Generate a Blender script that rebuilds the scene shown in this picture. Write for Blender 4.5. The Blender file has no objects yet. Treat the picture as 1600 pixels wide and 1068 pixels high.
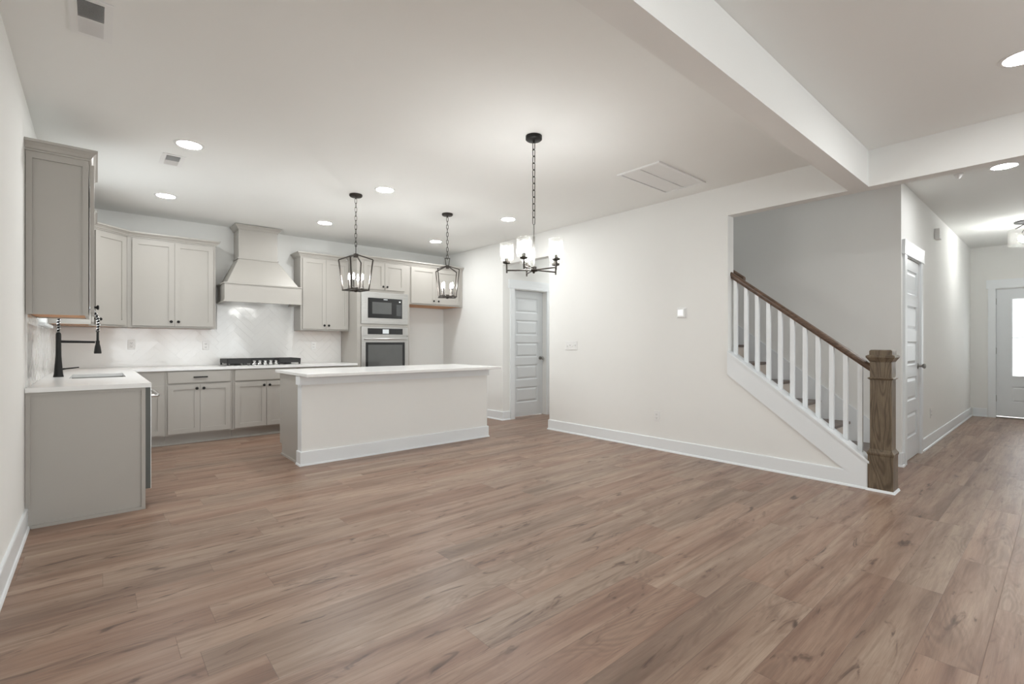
import bpy, bmesh, math, random
from mathutils import Vector, Matrix
random.seed(7)
sc = bpy.context.scene
COL = sc.collection
PI = math.pi

# ------------------------------------------------------------------ camera, world, exposure
cd = bpy.data.cameras.new('camera')
cd.sensor_fit = 'HORIZONTAL'; cd.sensor_width = 36.0
cd.lens = 750.5/1600*36.0
cd.shift_y = 3.0/1600
cd.clip_start = 0.02; cd.clip_end = 100
cam = bpy.data.objects.new('camera', cd); COL.objects.link(cam)
cam.location = (0, 0, 1.18)
cam.rotation_euler = (PI/2, 0, -math.radians(40.852))
sc.camera = cam

w = bpy.data.worlds.new('daylight'); sc.world = w; w.use_nodes = True
bg = w.node_tree.nodes['Background']
bg.inputs['Color'].default_value = (0.95, 0.98, 1.0, 1)
bg.inputs['Strength'].default_value = 2.6

sc.cycles.sample_clamp_indirect = 5.0
sc.view_settings.view_transform = 'Standard'
sc.view_settings.look = 'None'
sc.view_settings.exposure = 0.36
sc.view_settings.gamma = 1.0
sc.view_settings.use_curve_mapping = False

LAMP_POWER = 114.0     # emission of the round ceiling lights
BULB_POWER = 84.0
CANDLE_POWER = 210.0
HALL_BULB_POWER = 140.0
HOOD_POWER = 12.0
ADDED_WINDOW_W = 21.0

# ------------------------------------------------------------------ dimensions
XL, XS, XSI, YB, YH, H = -0.345, 4.74, 4.86, 7.38, 1.045, 2.75
XW, XF, YR = 5.845, 10.9, -4.6
CT = 0.90     # counter top

# ------------------------------------------------------------------ materials
def mat(name, col, rough=0.5, metal=0.0, spec=0.5, noise=0.02, nscale=8.0, bump=0.0, bscale=200.0, emit=None, es=0.0, coat=0.0):
    m = bpy.data.materials.new(name); m.use_nodes = True
    nt = m.node_tree; b = nt.nodes['Principled BSDF']
    b.inputs['Roughness'].default_value = rough
    b.inputs['Metallic'].default_value = metal
    b.inputs['Specular IOR Level'].default_value = spec
    b.inputs['Coat Weight'].default_value = coat
    geo = nt.nodes.new('ShaderNodeNewGeometry')
    n = nt.nodes.new('ShaderNodeTexNoise'); n.inputs['Scale'].default_value = nscale
    n.inputs['Detail'].default_value = 3
    nt.links.new(geo.outputs['Position'], n.inputs['Vector'])
    mr = nt.nodes.new('ShaderNodeMapRange')
    mr.inputs['To Min'].default_value = 1-noise; mr.inputs['To Max'].default_value = 1+noise
    nt.links.new(n.outputs['Fac'], mr.inputs['Value'])
    vm = nt.nodes.new('ShaderNodeVectorMath'); vm.operation = 'SCALE'
    vm.inputs[0].default_value = col[:3]
    nt.links.new(mr.outputs[0], vm.inputs['Scale'])
    nt.links.new(vm.outputs[0], b.inputs['Base Color'])
    if bump > 0:
        n2 = nt.nodes.new('ShaderNodeTexNoise'); n2.inputs['Scale'].default_value = bscale
        nt.links.new(geo.outputs['Position'], n2.inputs['Vector'])
        bp = nt.nodes.new('ShaderNodeBump'); bp.inputs['Strength'].default_value = bump
        bp.inputs['Distance'].default_value = 0.001
        nt.links.new(n2.outputs['Fac'], bp.inputs['Height'])
        nt.links.new(bp.outputs['Normal'], b.inputs['Normal'])
    if emit:
        b.inputs['Emission Color'].default_value = (*emit, 1)
        b.inputs['Emission Strength'].default_value = es
    return m

M = {}
M['wall'] = mat('wall_paint', (0.865, 0.865, 0.845), 0.75, spec=0.25, noise=0.008, bump=0.15)
M['ceil'] = mat('ceiling_paint', (0.895, 0.90, 0.88), 0.85, spec=0.2, noise=0.006, bump=0.1)
M['trim'] = mat('trim_paint', (0.86, 0.89, 0.91), 0.35, noise=0.005)
M['door'] = mat('door_paint', (0.80, 0.83, 0.85), 0.35, noise=0.005)
M['cab'] = mat('cabinet_paint', (0.452, 0.430, 0.396), 0.38, noise=0.012)
M['counter'] = mat('white_quartz', (0.89, 0.89, 0.88), 0.2, noise=0.015, nscale=30)
M['black'] = mat('matt_black_metal', (0.010, 0.0095, 0.009), 0.42, 0.2, spec=0.35, noise=0.1)
M['iron'] = mat('dark_bronze_metal', (0.055, 0.048, 0.042), 0.42, 0.75, noise=0.15, nscale=40)
M['grate'] = mat('cast_iron', (0.03, 0.03, 0.03), 0.6, noise=0.1, bump=0.3)
M['glassblack'] = mat('black_glass', (0.02, 0.021, 0.022), 0.06, noise=0.02)
M['glassgrey'] = mat('smoked_glass', (0.10, 0.105, 0.105), 0.08, noise=0.05, spec=0.9)
M['nickel'] = mat('satin_nickel', (0.36, 0.35, 0.33), 0.28, 1.0)
M['chrome'] = mat('bright_chrome', (0.8, 0.8, 0.8), 0.15, 1.0)
M['rawwood'] = mat('raw_plywood', (0.62, 0.33, 0.17), 0.7, noise=0.08, nscale=20)
M['tile'] = mat('gloss_white_tile', (0.84, 0.83, 0.81), 0.10, noise=0.01, nscale=3, bump=0.12, bscale=25)
M['grout'] = mat('white_grout', (0.79, 0.78, 0.76), 0.8)
M['plastic'] = mat('white_plastic', (0.86, 0.86, 0.85), 0.3)
M['liner'] = mat('dark_grey_door_edge', (0.105, 0.11, 0.10), 0.4, noise=0.05)
M['slot'] = mat('dark_slot', (0.05, 0.05, 0.05), 0.8)
M['screen'] = mat('pale_screen', (0.9, 0.92, 0.93), 0.2, emit=(0.95, 0.98, 1), es=0.25)
M['display'] = mat('appliance_display', (0.5, 0.53, 0.53), 0.25, emit=(0.9, 0.95, 1), es=0.25)
M['lamp'] = mat('lamp_diffuser', (0.9, 0.9, 0.9), 0.5, emit=(0.985, 1.0, 0.995), es=LAMP_POWER)
M['hoodlamp'] = mat('hood_lamp_lens', (0.9, 0.9, 0.9), 0.5, emit=(0.985, 1.0, 0.995), es=HOOD_POWER)
M['hallbulb'] = mat('lit_hall_bulb', (0.9, 0.9, 0.9), 0.5, emit=(0.985, 0.995, 0.98), es=HALL_BULB_POWER)
M['bulb2'] = mat('lit_candle_bulb', (0.9, 0.9, 0.9), 0.5, emit=(0.985, 0.995, 0.98), es=CANDLE_POWER)
M['bulb'] = mat('lit_bulb', (0.9, 0.9, 0.9), 0.5, emit=(0.985, 0.995, 0.98), es=BULB_POWER)
M['candle'] = mat('candle_sleeve', (0.10, 0.09, 0.08), 0.5)
M['shade'] = mat('linen_shade', (0.85, 0.84, 0.80), 0.8, noise=0.08, nscale=60, emit=(1, .96, .9), es=0.35)

def steel():
    m = mat('brushed_steel', (0.62, 0.62, 0.61), 0.28, 1.0)
    nt = m.node_tree; b = nt.nodes['Principled BSDF']
    tc = nt.nodes.new('ShaderNodeNewGeometry'); mp = nt.nodes.new('ShaderNodeMapping')
    mp.inputs['Scale'].default_value = (3, 3, 400)
    n = nt.nodes.new('ShaderNodeTexNoise'); n.inputs['Scale'].default_value = 1.0; n.inputs['Detail'].default_value = 4
    nt.links.new(tc.outputs['Position'], mp.inputs['Vector']); nt.links.new(mp.outputs[0], n.inputs['Vector'])
    mr = nt.nodes.new('ShaderNodeMapRange'); mr.inputs['To Min'].default_value = 0.2; mr.inputs['To Max'].default_value = 0.42
    nt.links.new(n.outputs['Fac'], mr.inputs['Value']); nt.links.new(mr.outputs[0], b.inputs['Roughness'])
    return m
M['steel'] = steel()

def clear_glass(name, tint, gloss, seeded):
    m = bpy.data.materials.new(name); m.use_nodes = True
    nt = m.node_tree; nt.nodes.clear()
    out = nt.nodes.new('ShaderNodeOutputMaterial'); mix = nt.nodes.new('ShaderNodeMixShader')
    tr = nt.nodes.new('ShaderNodeBsdfTransparent'); gl = nt.nodes.new('ShaderNodeBsdfGlossy')
    tr.inputs['Color'].default_value = (*tint, 1)
    gl.inputs['Roughness'].default_value = 0.08; gl.inputs['Color'].default_value = (1, 1, 1, 1)
    fr = nt.nodes.new('ShaderNodeLayerWeight'); fr.inputs['Blend'].default_value = gloss
    fm = nt.nodes.new('ShaderNodeMapRange'); fm.inputs['To Min'].default_value = 0.008 if seeded else 0.0; fm.inputs['To Max'].default_value = 0.45 if seeded else 1.0
    nt.links.new(fr.outputs['Facing'], fm.inputs['Value']); nt.links.new(fm.outputs[0], mix.inputs['Fac'])
    nt.links.new(tr.outputs[0], mix.inputs[1]); nt.links.new(gl.outputs[0], mix.inputs[2])
    if seeded:
        geo = nt.nodes.new('ShaderNodeNewGeometry')
        v = nt.nodes.new('ShaderNodeTexVoronoi'); v.inputs['Scale'].default_value = 95
        nt.links.new(geo.outputs['Position'], v.inputs['Vector'])
        bp = nt.nodes.new('ShaderNodeBump'); bp.inputs['Strength'].default_value = 1.0; bp.inputs['Distance'].default_value = 0.004
        nt.links.new(v.outputs['Distance'], bp.inputs['Height'])
        nt.links.new(bp.outputs[0], gl.inputs['Normal']); nt.links.new(bp.outputs[0], fr.inputs['Normal'])
        df = nt.nodes.new('ShaderNodeBsdfTranslucent'); df.inputs['Color'].default_value = (0.95, 0.94, 0.92, 1)
        mx2 = nt.nodes.new('ShaderNodeMixShader')
        rp = nt.nodes.new('ShaderNodeMapRange'); rp.inputs['From Min'].default_value = 0.1; rp.inputs['From Max'].default_value = 0.6
        rp.inputs['To Min'].default_value = 0.022; rp.inputs['To Max'].default_value = 0.0015
        nt.links.new(v.outputs['Distance'], rp.inputs['Value']); nt.links.new(rp.outputs[0], mx2.inputs['Fac'])
        nt.links.new(mix.outputs[0], mx2.inputs[1]); nt.links.new(df.outputs[0], mx2.inputs[2])
        nt.links.new(mx2.outputs[0], out.inputs[0])
    else:
        nt.links.new(mix.outputs[0], out.inputs[0])
    return m
M['seeded'] = clear_glass('seeded_glass', (0.95, 0.95, 0.94), 0.16, True)
M['pane'] = clear_glass('window_glass', (0.96, 0.97, 0.97), 0.12, False)

class NG:
    """small node-expression helper"""
    def __init__(s, nt): s.nt = nt
    def m(s, op, a, b=None, c=None):
        n = s.nt.nodes.new('ShaderNodeMath'); n.operation = op
        for i, v in enumerate((a, b, c)):
            if v is None: continue
            if isinstance(v, (int, float)): n.inputs[i].default_value = v
            else: s.nt.links.new(v, n.inputs[i])
        return n.outputs[0]
    def vec(s, x, y, z):
        n = s.nt.nodes.new('ShaderNodeCombineXYZ')
        for i, v in enumerate((x, y, z)):
            if isinstance(v, (int, float)): n.inputs[i].default_value = v
            else: s.nt.links.new(v, n.inputs[i])
        return n.outputs[0]
    def noise(s, v, scale=1.0, detail=4, rough=0.55, dist=0.0):
        n = s.nt.nodes.new('ShaderNodeTexNoise'); s.nt.links.new(v, n.inputs['Vector'])
        n.inputs['Scale'].default_value = scale; n.inputs['Detail'].default_value = detail
        n.inputs['Roughness'].default_value = rough; n.inputs['Distortion'].default_value = dist
        return n.outputs['Fac']
    def white(s, v):
        n = s.nt.nodes.new('ShaderNodeTexWhiteNoise'); n.noise_dimensions = '3D'; s.nt.links.new(v, n.inputs['Vector'])
        return n.outputs['Value'], n.outputs['Color']
    def ramp(s, f, stops):
        n = s.nt.nodes.new('ShaderNodeValToRGB'); s.nt.links.new(f, n.inputs[0])
        cr = n.color_ramp
        while len(cr.elements) < len(stops): cr.elements.new(0.5)
        for e, (p, c) in zip(cr.elements, stops):
            e.position = p; e.color = (*c, 1)
        return n.outputs[0]
    def rng(s, f, a, b, c, d):
        n = s.nt.nodes.new('ShaderNodeMapRange'); s.nt.links.new(f, n.inputs[0])
        for i, v in enumerate((a, b, c, d)): n.inputs[i+1].default_value = v
        return n.outputs[0]
    def mix(s, f, a, b, mode='MIX'):
        n = s.nt.nodes.new('ShaderNodeMix'); n.data_type = 'RGBA'; n.blend_type = mode
        if isinstance(f, (int, float)): n.inputs[0].default_value = f
        else: s.nt.links.new(f, n.inputs[0])
        for i, v in ((6, a), (7, b)):
            if isinstance(v, tuple): n.inputs[i].default_value = (*v, 1)
            else: s.nt.links.new(v, n.inputs[i])
        return n.outputs[2]

def floor_mat():
    m = bpy.data.materials.new('vinyl_plank'); m.use_nodes = True
    nt = m.node_tree; b = nt.nodes['Principled BSDF']; g = NG(nt)
    geo = nt.nodes.new('ShaderNodeNewGeometry'); sp = nt.nodes.new('ShaderNodeSeparateXYZ')
    nt.links.new(geo.outputs['Position'], sp.inputs[0])
    x, y = sp.outputs[0], sp.outputs[1]
    W, L = 0.179, 1.22
    yr = g.m('DIVIDE', g.m('SUBTRACT', y, 0.742 - W*20), W)
    row = g.m('FLOOR', yr); fy = g.m('FRACT', yr)
    r0, _ = g.white(g.vec(row, 3.3, 1.7))
    xr = g.m('DIVIDE', g.m('ADD', g.m('ADD', x, 20.0), g.m('MULTIPLY', r0, 9.0)), L)
    pk = g.m('FLOOR', xr); fx = g.m('FRACT', xr)
    r1, rc = g.white(g.vec(row, pk, 0.5))
    r2, _ = g.white(g.vec(pk, row, 7.5))
    # long soft streaks along each plank
    o1 = g.m('MULTIPLY', r1, 40.0)
    big = g.noise(g.vec(g.m('MULTIPLY', g.m('ADD', x, o1), 0.8), g.m('MULTIPLY', y, 9.0), g.m('MULTIPLY', r2, 9.0)), 1.0, 3, 0.5, 0.4)
    med = g.noise(g.vec(g.m('MULTIPLY', g.m('ADD', x, o1), 2.2), g.m('MULTIPLY', y, 34.0), r2), 1.0, 5, 0.6, 0.3)
    fine = g.noise(g.vec(g.m('MULTIPLY', x, 9.0), g.m('MULTIPLY', y, 260.0), r2), 1.0, 3, 0.6)
    # cathedral contours
    ct = g.noise(g.vec(g.m('MULTIPLY', g.m('ADD', x, o1), 1.3), g.m('MULTIPLY', y, 6.5), g.m('MULTIPLY', r1, 12.0)), 1.0, 1, 0.4, 0.2)
    ring = g.m('SINE', g.m('MULTIPLY', ct, 150.0))
    ring = g.rng(ring, -1, 1, 0.0, 1.0)
    ringmask = g.rng(ct, 0.52, 0.66, 0.0, 1.0)
    # knots and dark burls
    kn = g.noise(g.vec(g.m('MULTIPLY', g.m('ADD', x, o1), 3.2), g.m('MULTIPLY', y, 13.0), g.m('MULTIPLY', r2, 5.0)), 1.0, 3, 0.6, 1.2)
    knot = g.rng(kn, 0.645, 0.74, 0.0, 1.0)
    t = g.m('ADD', g.rng(big, 0.25, 0.75, 0.0, 0.80), g.m('ADD', g.rng(med, 0.3, 0.7, 0.0, 0.12), g.m('MULTIPLY', r1, 0.14)))
    base = g.ramp(t, [(0.12, (0.190, 0.106, 0.072)), (0.36, (0.300, 0.181, 0.128)), (0.60, (0.370, 0.243, 0.177)), (0.95, (0.440, 0.317, 0.238))])
    grey = g.mix(g.rng(r2, 0.40, 1.0, 0.0, 0.60), base, g.ramp(t, [(0.12, (0.175, 0.128, 0.095)), (0.5, (0.310, 0.238, 0.182)), (0.95, (0.43, 0.342, 0.266))]))
    streak = g.noise(g.vec(g.m('MULTIPLY', g.m('ADD', x, o1), 1.5), g.m('MULTIPLY', y, 22.0), g.m('MULTIPLY', r2, 8.0)), 1.0, 4, 0.6, 0.6)
    c = g.mix(g.rng(streak, 0.53, 0.72, 0.0, 0.62), grey, (0.140, 0.074, 0.050))
    c = g.mix(g.rng(med, 0.28, 0.50, 0.28, 0.0), c, (0.16, 0.095, 0.070))
    c = g.mix(g.rng(fine, 0.35, 0.65, 0.26, 0.0), c, (0.15, 0.095, 0.070))
    c = g.mix(g.m('MULTIPLY', g.m('MULTIPLY', ring, ringmask), 0.34), c, (0.13, 0.085, 0.06))
    # burls with a dark heart, and short dark checks
    halo = g.rng(kn, 0.56, 0.70, 0.0, 0.45)
    c = g.mix(halo, c, (0.150, 0.082, 0.058))
    c = g.mix(g.m('MULTIPLY', knot, 0.80), c, (0.060, 0.033, 0.024))
    chk = g.noise(g.vec(g.m('MULTIPLY', g.m('ADD', x, o1), 7.0), g.m('MULTIPLY', y, 42.0), g.m('MULTIPLY', r1, 5.0)), 1.0, 2, 0.5, 0.5)
    c = g.mix(g.rng(chk, 0.70, 0.80, 0.0, 0.75), c, (0.065, 0.036, 0.026))
    ey = g.m('MULTIPLY', g.m('MINIMUM', fy, g.m('SUBTRACT', 1.0, fy)), W)
    ex = g.m('MULTIPLY', g.m('MINIMUM', fx, g.m('SUBTRACT', 1.0, fx)), L)
    e = g.m('MINIMUM', ex, ey)
    seam = g.rng(e, 0.0004, 0.0018, 1.0, 0.0)
    c = g.mix(g.m('MULTIPLY', seam, 0.45), c, (0.09, 0.055, 0.04))
    nt.links.new(c, b.inputs['Base Color'])
    nt.links.new(g.rng(med, 0.2, 0.8, 0.42, 0.32), b.inputs['Roughness'])
    hgt = g.m('ADD', g.m('MULTIPLY', fine, 0.25), g.m('MULTIPLY', g.m('SUBTRACT', 1.0, seam), 1.0))
    bp = nt.nodes.new('ShaderNodeBump'); bp.inputs['Strength'].default_value = 0.25; bp.inputs['Distance'].default_value = 0.0015
    nt.links.new(hgt, bp.inputs['Height']); nt.links.new(bp.outputs[0], b.inputs['Normal'])
    b.inputs['Specular IOR Level'].default_value = 0.45
    return m
M['floor'] = floor_mat()

def oak(name, axis, light, dark, line):
    m = bpy.data.materials.new(name); m.use_nodes = True
    nt = m.node_tree; b = nt.nodes['Principled BSDF']; g = NG(nt)
    tc = nt.nodes.new('ShaderNodeTexCoord'); sp = nt.nodes.new('ShaderNodeSeparateXYZ')
    nt.links.new(tc.outputs['Object'], sp.inputs[0])
    co = [sp.outputs[i] for i in range(3)]
    def sv(along, across):
        return g.vec(*[g.m('MULTIPLY', co[i], along if i == axis else across) for i in range(3)])
    ct = g.noise(sv(1.6, 7.0), 1.0, 1, 0.4, 0.3)
    ring = g.rng(g.m('SINE', g.m('MULTIPLY', ct, 75.0)), 0.1, 1, 0.0, 1.0)
    fine = g.noise(sv(12, 260), 1.0, 3, 0.6)
    soft = g.noise(sv(3, 24), 1.0, 3, 0.6)
    c = g.mix(g.rng(soft, 0.3, 0.7, 0, 1), dark, light)
    c = g.mix(g.m('MULTIPLY', ring, 0.55), c, line)
    c = g.mix(g.rng(fine, 0.35, 0.6, 0.45, 0.0), c, line)
    nt.links.new(c, b.inputs['Base Color'])
    b.inputs['Roughness'].default_value = 0.32
    return m
M['newel'] = oak('stained_oak_vertical', 2, (0.225, 0.175, 0.120), (0.150, 0.115, 0.078), (0.050, 0.034, 0.022))
M['rail'] = oak('stained_oak_rail', 1, (0.20, 0.125, 0.085), (0.13, 0.078, 0.052), (0.05, 0.03, 0.02))
M['tread'] = oak('stained_oak_tread', 0, (0.20, 0.15, 0.12), (0.14, 0.10, 0.078), (0.06, 0.04, 0.03))
M['riser'] = mat('riser_paint', (0.72, 0.64, 0.57), 0.5, noise=0.02)

# ------------------------------------------------------------------ mesh helpers
class MB:
    def __init__(s): s.b = bmesh.new()
    def box(s, x0, x1, y0, y1, z0, z1):
        v = [s.b.verts.new(p) for p in ((x0,y0,z0),(x1,y0,z0),(x1,y1,z0),(x0,y1,z0),(x0,y0,z1),(x1,y0,z1),(x1,y1,z1),(x0,y1,z1))]
        for f in ((0,3,2,1),(4,5,6,7),(0,1,5,4),(1,2,6,5),(2,3,7,6),(3,0,4,7)):
            s.b.faces.new([v[i] for i in f])
        return s
    def hexa(s, pts):
        v = [s.b.verts.new(p) for p in pts]
        for f in ((0,3,2,1),(4,5,6,7),(0,1,5,4),(1,2,6,5),(2,3,7,6),(3,0,4,7)):
            s.b.faces.new([v[i] for i in f])
        return s
    def quad(s, *pts):
        s.b.faces.new([s.b.verts.new(p) for p in pts]); return s
    def prism(s, poly, axis, a, c):
        """poly: 2D outline in the two axes other than `axis` (in order), extruded from a to c"""
        def mk(p, t):
            q = list(p); q.insert(axis, t); return q
        A = [s.b.verts.new(mk(p, a)) for p in poly]; C = [s.b.verts.new(mk(p, c)) for p in poly]
        n = len(poly)
        s.b.faces.new(A[::-1]); s.b.faces.new(C)
        for i in range(n):
            s.b.faces.new((A[i], A[(i+1) % n], C[(i+1) % n], C[i]))
        return s
    def lathe(s, prof, n=24, c=(0,0,0), d=(0,0,1)):
        """prof: list of (radius, height) along direction d from c"""
        d = Vector(d).normalized(); q = d.to_track_quat('Z', 'Y').to_matrix(); c = Vector(c)
        rings = []
        for r, h in prof:
            if r < 1e-6:
                rings.append([s.b.verts.new(c + q @ Vector((0, 0, h)))])
            else:
                rings.append([s.b.verts.new(c + q @ Vector((r*math.cos(2*PI*k/n), r*math.sin(2*PI*k/n), h))) for k in range(n)])
        for A, B in zip(rings, rings[1:]):
            for k in range(n):
                k2 = (k+1) % n
                if len(A) == 1 and len(B) == 1: continue
                if len(A) == 1: s.b.faces.new((A[0], B[k2], B[k])) if False else s.b.faces.new((A[0], B[k], B[k2]))
                elif len(B) == 1: s.b.faces.new((A[k], A[k2], B[0]))
                else: s.b.faces.new((A[k], A[k2], B[k2], B[k]))
        return s
    def cyl(s, c, d, r, h, n=16, r2=None):
        r2 = r if r2 is None else r2
        return s.lathe([(0, 0), (r, 0), (r2, h), (0, h)], n, c, d)
    def tube(s, pts, r, n=8, closed=False):
        P = [Vector(p) for p in pts]; N = len(P); rings = []
        up = None
        for i in range(N):
            if closed: t = (P[(i+1) % N] - P[i-1])
            else: t = P[min(i+1, N-1)] - P[max(i-1, 0)]
            t.normalize()
            if up is None:
                up = Vector((0,0,1)) if abs(t.z) < 0.9 else Vector((1,0,0))
            u = (up - t*up.dot(t)).normalized(); v = t.cross(u); up = u
            rr = r[i] if isinstance(r, (list, tuple)) else r
            rings.append([s.b.verts.new(P[i] + u*rr*math.cos(2*PI*k/n) + v*rr*math.sin(2*PI*k/n)) for k in range(n)])
        for i in range(N if closed else N-1):
            A, B = rings[i], rings[(i+1) % N]
            for k in range(n):
                s.b.faces.new((A[k], A[(k+1) % n], B[(k+1) % n], B[k]))
        if not closed:
            s.b.faces.new(rings[0][::-1]); s.b.faces.new(rings[-1])
        return s
    def bar(s, a, b, w, h=None, up=(0,0,1)):
        """rectangular bar from a to b, w wide, h high"""
        h = w if h is None else h
        a, b = Vector(a), Vector(b); t = (b-a).normalized(); up = Vector(up)
        if abs(t.dot(up)) > 0.99: up = Vector((0,1,0))
        sd = t.cross(up).normalized(); u = sd.cross(t)
        pts = []
        for c in (a, b):
            for sx, sz in ((-1,-1),(1,-1),(1,1),(-1,1)):
                pts.append(c + sd*sx*w/2 + u*sz*h/2)
        v = [s.b.verts.new(p) for p in pts]
        for f in ((0,1,2,3),(7,6,5,4),(0,4,5,1),(1,5,6,2),(2,6,7,3),(3,7,4,0)):
            s.b.faces.new([v[i] for i in f])
        return s
    def sweep(s, path, prof, i0=0, i1=None):
        """prof: (outward, z) outline swept along a plan path (x, y), outward = right of travel, mitred"""
        P = [Vector((p[0], p[1])) for p in path]; n = len(P); i1 = n-1 if i1 is None else i1
        dirs = [(P[i+1]-P[i]).normalized() for i in range(n-1)]
        R = lambda d: Vector((d.y, -d.x))
        rings = []
        for i in range(i0, i1+1):
            if i == 0: m = R(dirs[0])
            elif i == n-1: m = R(dirs[-1])
            else:
                a, b = R(dirs[i-1]), R(dirs[i]); m = (a+b); m = m / (1 + a.dot(b))
            rings.append([s.b.verts.new((P[i].x + m.x*o, P[i].y + m.y*o, z)) for o, z in prof])
        k = len(prof)
        for A, B in zip(rings, rings[1:]):
            for j in range(k):
                s.b.faces.new((A[j], B[j], B[(j+1) % k], A[(j+1) % k]))
        s.b.faces.new(rings[0]); s.b.faces.new(rings[-1][::-1])
        return s
    def panels(s, x0, x1, z0, z1, y0, y1, pan, rings):
        """slab x0..x1 z0..z1, front face at y0 (facing -y), back y1, column of panels (a,b,c,d) with inset rings (inset, depth)"""
        pan = sorted(pan, key=lambda p: p[2])
        q = s.quad
        def F(a, b, c, d):
            if b-a > 1e-6 and d-c > 1e-6: q((a,y0,c),(b,y0,c),(b,y0,d),(a,y0,d))
        zc = z0
        for (a, b, c, d) in pan:
            F(x0, x1, zc, c); F(x0, a, c, d); F(b, x1, c, d); zc = d
            pa, pb, pc, pd, py = a, b, c, d, y0
            for ins, dep in rings:
                na, nb, nc, nd, ny = a+ins, b-ins, c+ins, d-ins, y0+dep
                q((pa,py,pc),(pb,py,pc),(nb,ny,nc),(na,ny,nc)); q((pb,py,pc),(pb,py,pd),(nb,ny,nd),(nb,ny,nc))
                q((pb,py,pd),(pa,py,pd),(na,ny,nd),(nb,ny,nd)); q((pa,py,pd),(pa,py,pc),(na,ny,nc),(na,ny,nd))
                pa, pb, pc, pd, py = na, nb, nc, nd, ny
            q((pa,py,pc),(pb,py,pc),(pb,py,pd),(pa,py,pd))
        F(x0, x1, zc, z1)
        q((x1,y1,z0),(x0,y1,z0),(x0,y1,z1),(x1,y1,z1))
        q((x0,y0,z0),(x0,y0,z1),(x0,y1,z1),(x0,y1,z0)); q((x1,y0,z0),(x1,y1,z0),(x1,y1,z1),(x1,y0,z1))
        q((x0,y0,z1),(x1,y0,z1),(x1,y1,z1),(x0,y1,z1)); q((x0,y0,z0),(x0,y1,z0),(x1,y1,z0),(x1,y0,z0))
        return s
    def build(s, name, m, parent=None, smooth=False, weld=True, bevel=0.0, recalc=True):
        if weld: bmesh.ops.remove_doubles(s.b, verts=s.b.verts, dist=1e-5)
        if recalc: bmesh.ops.recalc_face_normals(s.b, faces=s.b.faces)
        me = bpy.data.meshes.new(name); s.b.to_mesh(me); s.b.free()
        me.materials.append(m)
        if smooth:
            for p in me.polygons: p.use_smooth = True
        o = bpy.data.objects.new(name, me); COL.objects.link(o)
        if smooth:
            try:
                me.set_sharp_from_angle(angle=math.radians(40))
            except Exception: pass
        if bevel > 0:
            md = o.modifiers.new('bevel', 'BEVEL'); md.width = bevel; md.segments = 2; md.limit_method = 'ANGLE'
            md.angle_limit = math.radians(40)
        if parent: o.parent = parent
        return o

def tag(o, label, cat, group=None):
    o['label'] = label; o['category'] = cat
    if group: o['group'] = group
    return o
def thing(name, label, cat, loc=(0,0,0), rz=0.0, group=None):
    o = bpy.data.objects.new(name, None); COL.objects.link(o)
    o.location = loc; o.rotation_euler = (0, 0, rz); o.empty_display_size = 0.1
    return tag(o, label, cat, group)
def struct(o):
    o['kind'] = 'structure'; return o
def shift(o, v):
    """move the mesh of a one-mesh thing so its origin stands at v"""
    o.data.transform(Matrix.Translation(-Vector(v))); o.location = v; return o
def dup(root, loc, rz=None, label=None):
    r = root.copy(); COL.objects.link(r); r.location = loc
    if rz is not None: r.rotation_euler = (0, 0, rz)
    if label: r['label'] = label
    for ch in list(root.children):
        c = ch.copy(); COL.objects.link(c); c.parent = r
        for g in list(ch.children):
            d = g.copy(); COL.objects.link(d); d.parent = c
    return r

# ------------------------------------------------------------------ room shell
m = MB(); m.box(-0.6, 11.3, -4.8, 7.7, -0.12, 0); struct(m.build('floor', M['floor']))
m = MB()
m.box(-0.6, XSI, -4.8, 7.7, H, H+0.12)
m.box(XSI, 11.3, -1.0, YH+0.12, H, H+0.12)
m.box(XSI, 7.2, 4.57, 7.7, H, H+0.12)
struct(m.build('ceiling', M['ceil'], weld=False))
# left wall with the window over the sink
WY0, WY1, WZ0, WZ1 = 5.16, 6.04, 1.345, 2.25
m = MB(); x0, x1 = XL-0.14, XL
m.box(x0, x1, YR, WY0, 0, H); m.box(x0, x1, WY1, YB, 0, H)
m.box(x0, x1, WY0, WY1, 0, WZ0); m.box(x0, x1, WY0, WY1, WZ1, H)
struct(m.build('wall_left', M['wall'], weld=False))
m = MB(); m.box(XL-0.14, 7.2, YB, YB+0.14, 0, H); struct(m.build('wall_back', M['wall']))
# right wall: stair opening, hall opening, pantry opening
m = MB()
m.prism([(YB, 0), (5.70, 0), (5.70, 2.40), (4.69, 2.40), (4.69, 0), (1.062, 0), (1.062, 0.222), (2.205, 1.093), (2.205, 2.455),
         (-0.75, 2.455), (-0.75, 0), (YR, 0), (YR, H), (YB, H)], 0, XS, XSI)
struct(m.build('wall_right', M['wall']))
# rear wall (behind the camera) with three tall windows, added out of view to let in light
m = MB(); added_wins = [(0.35, 1.45), (1.60, 2.70), (2.85, 3.95)]
RZ0, RZ1 = 0.35, 2.35
xs = [XL-0.14] + [v for p in added_wins for v in p] + [XSI]
for i in range(0, len(xs), 2): m.box(xs[i], xs[i+1], YR-0.14, YR, 0, H)
for a, b in added_wins: m.box(a, b, YR-0.14, YR, 0, RZ0); m.box(a, b, YR-0.14, YR, RZ1, H)
struct(m.build('wall_rear', M['wall'], weld=False))
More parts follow.
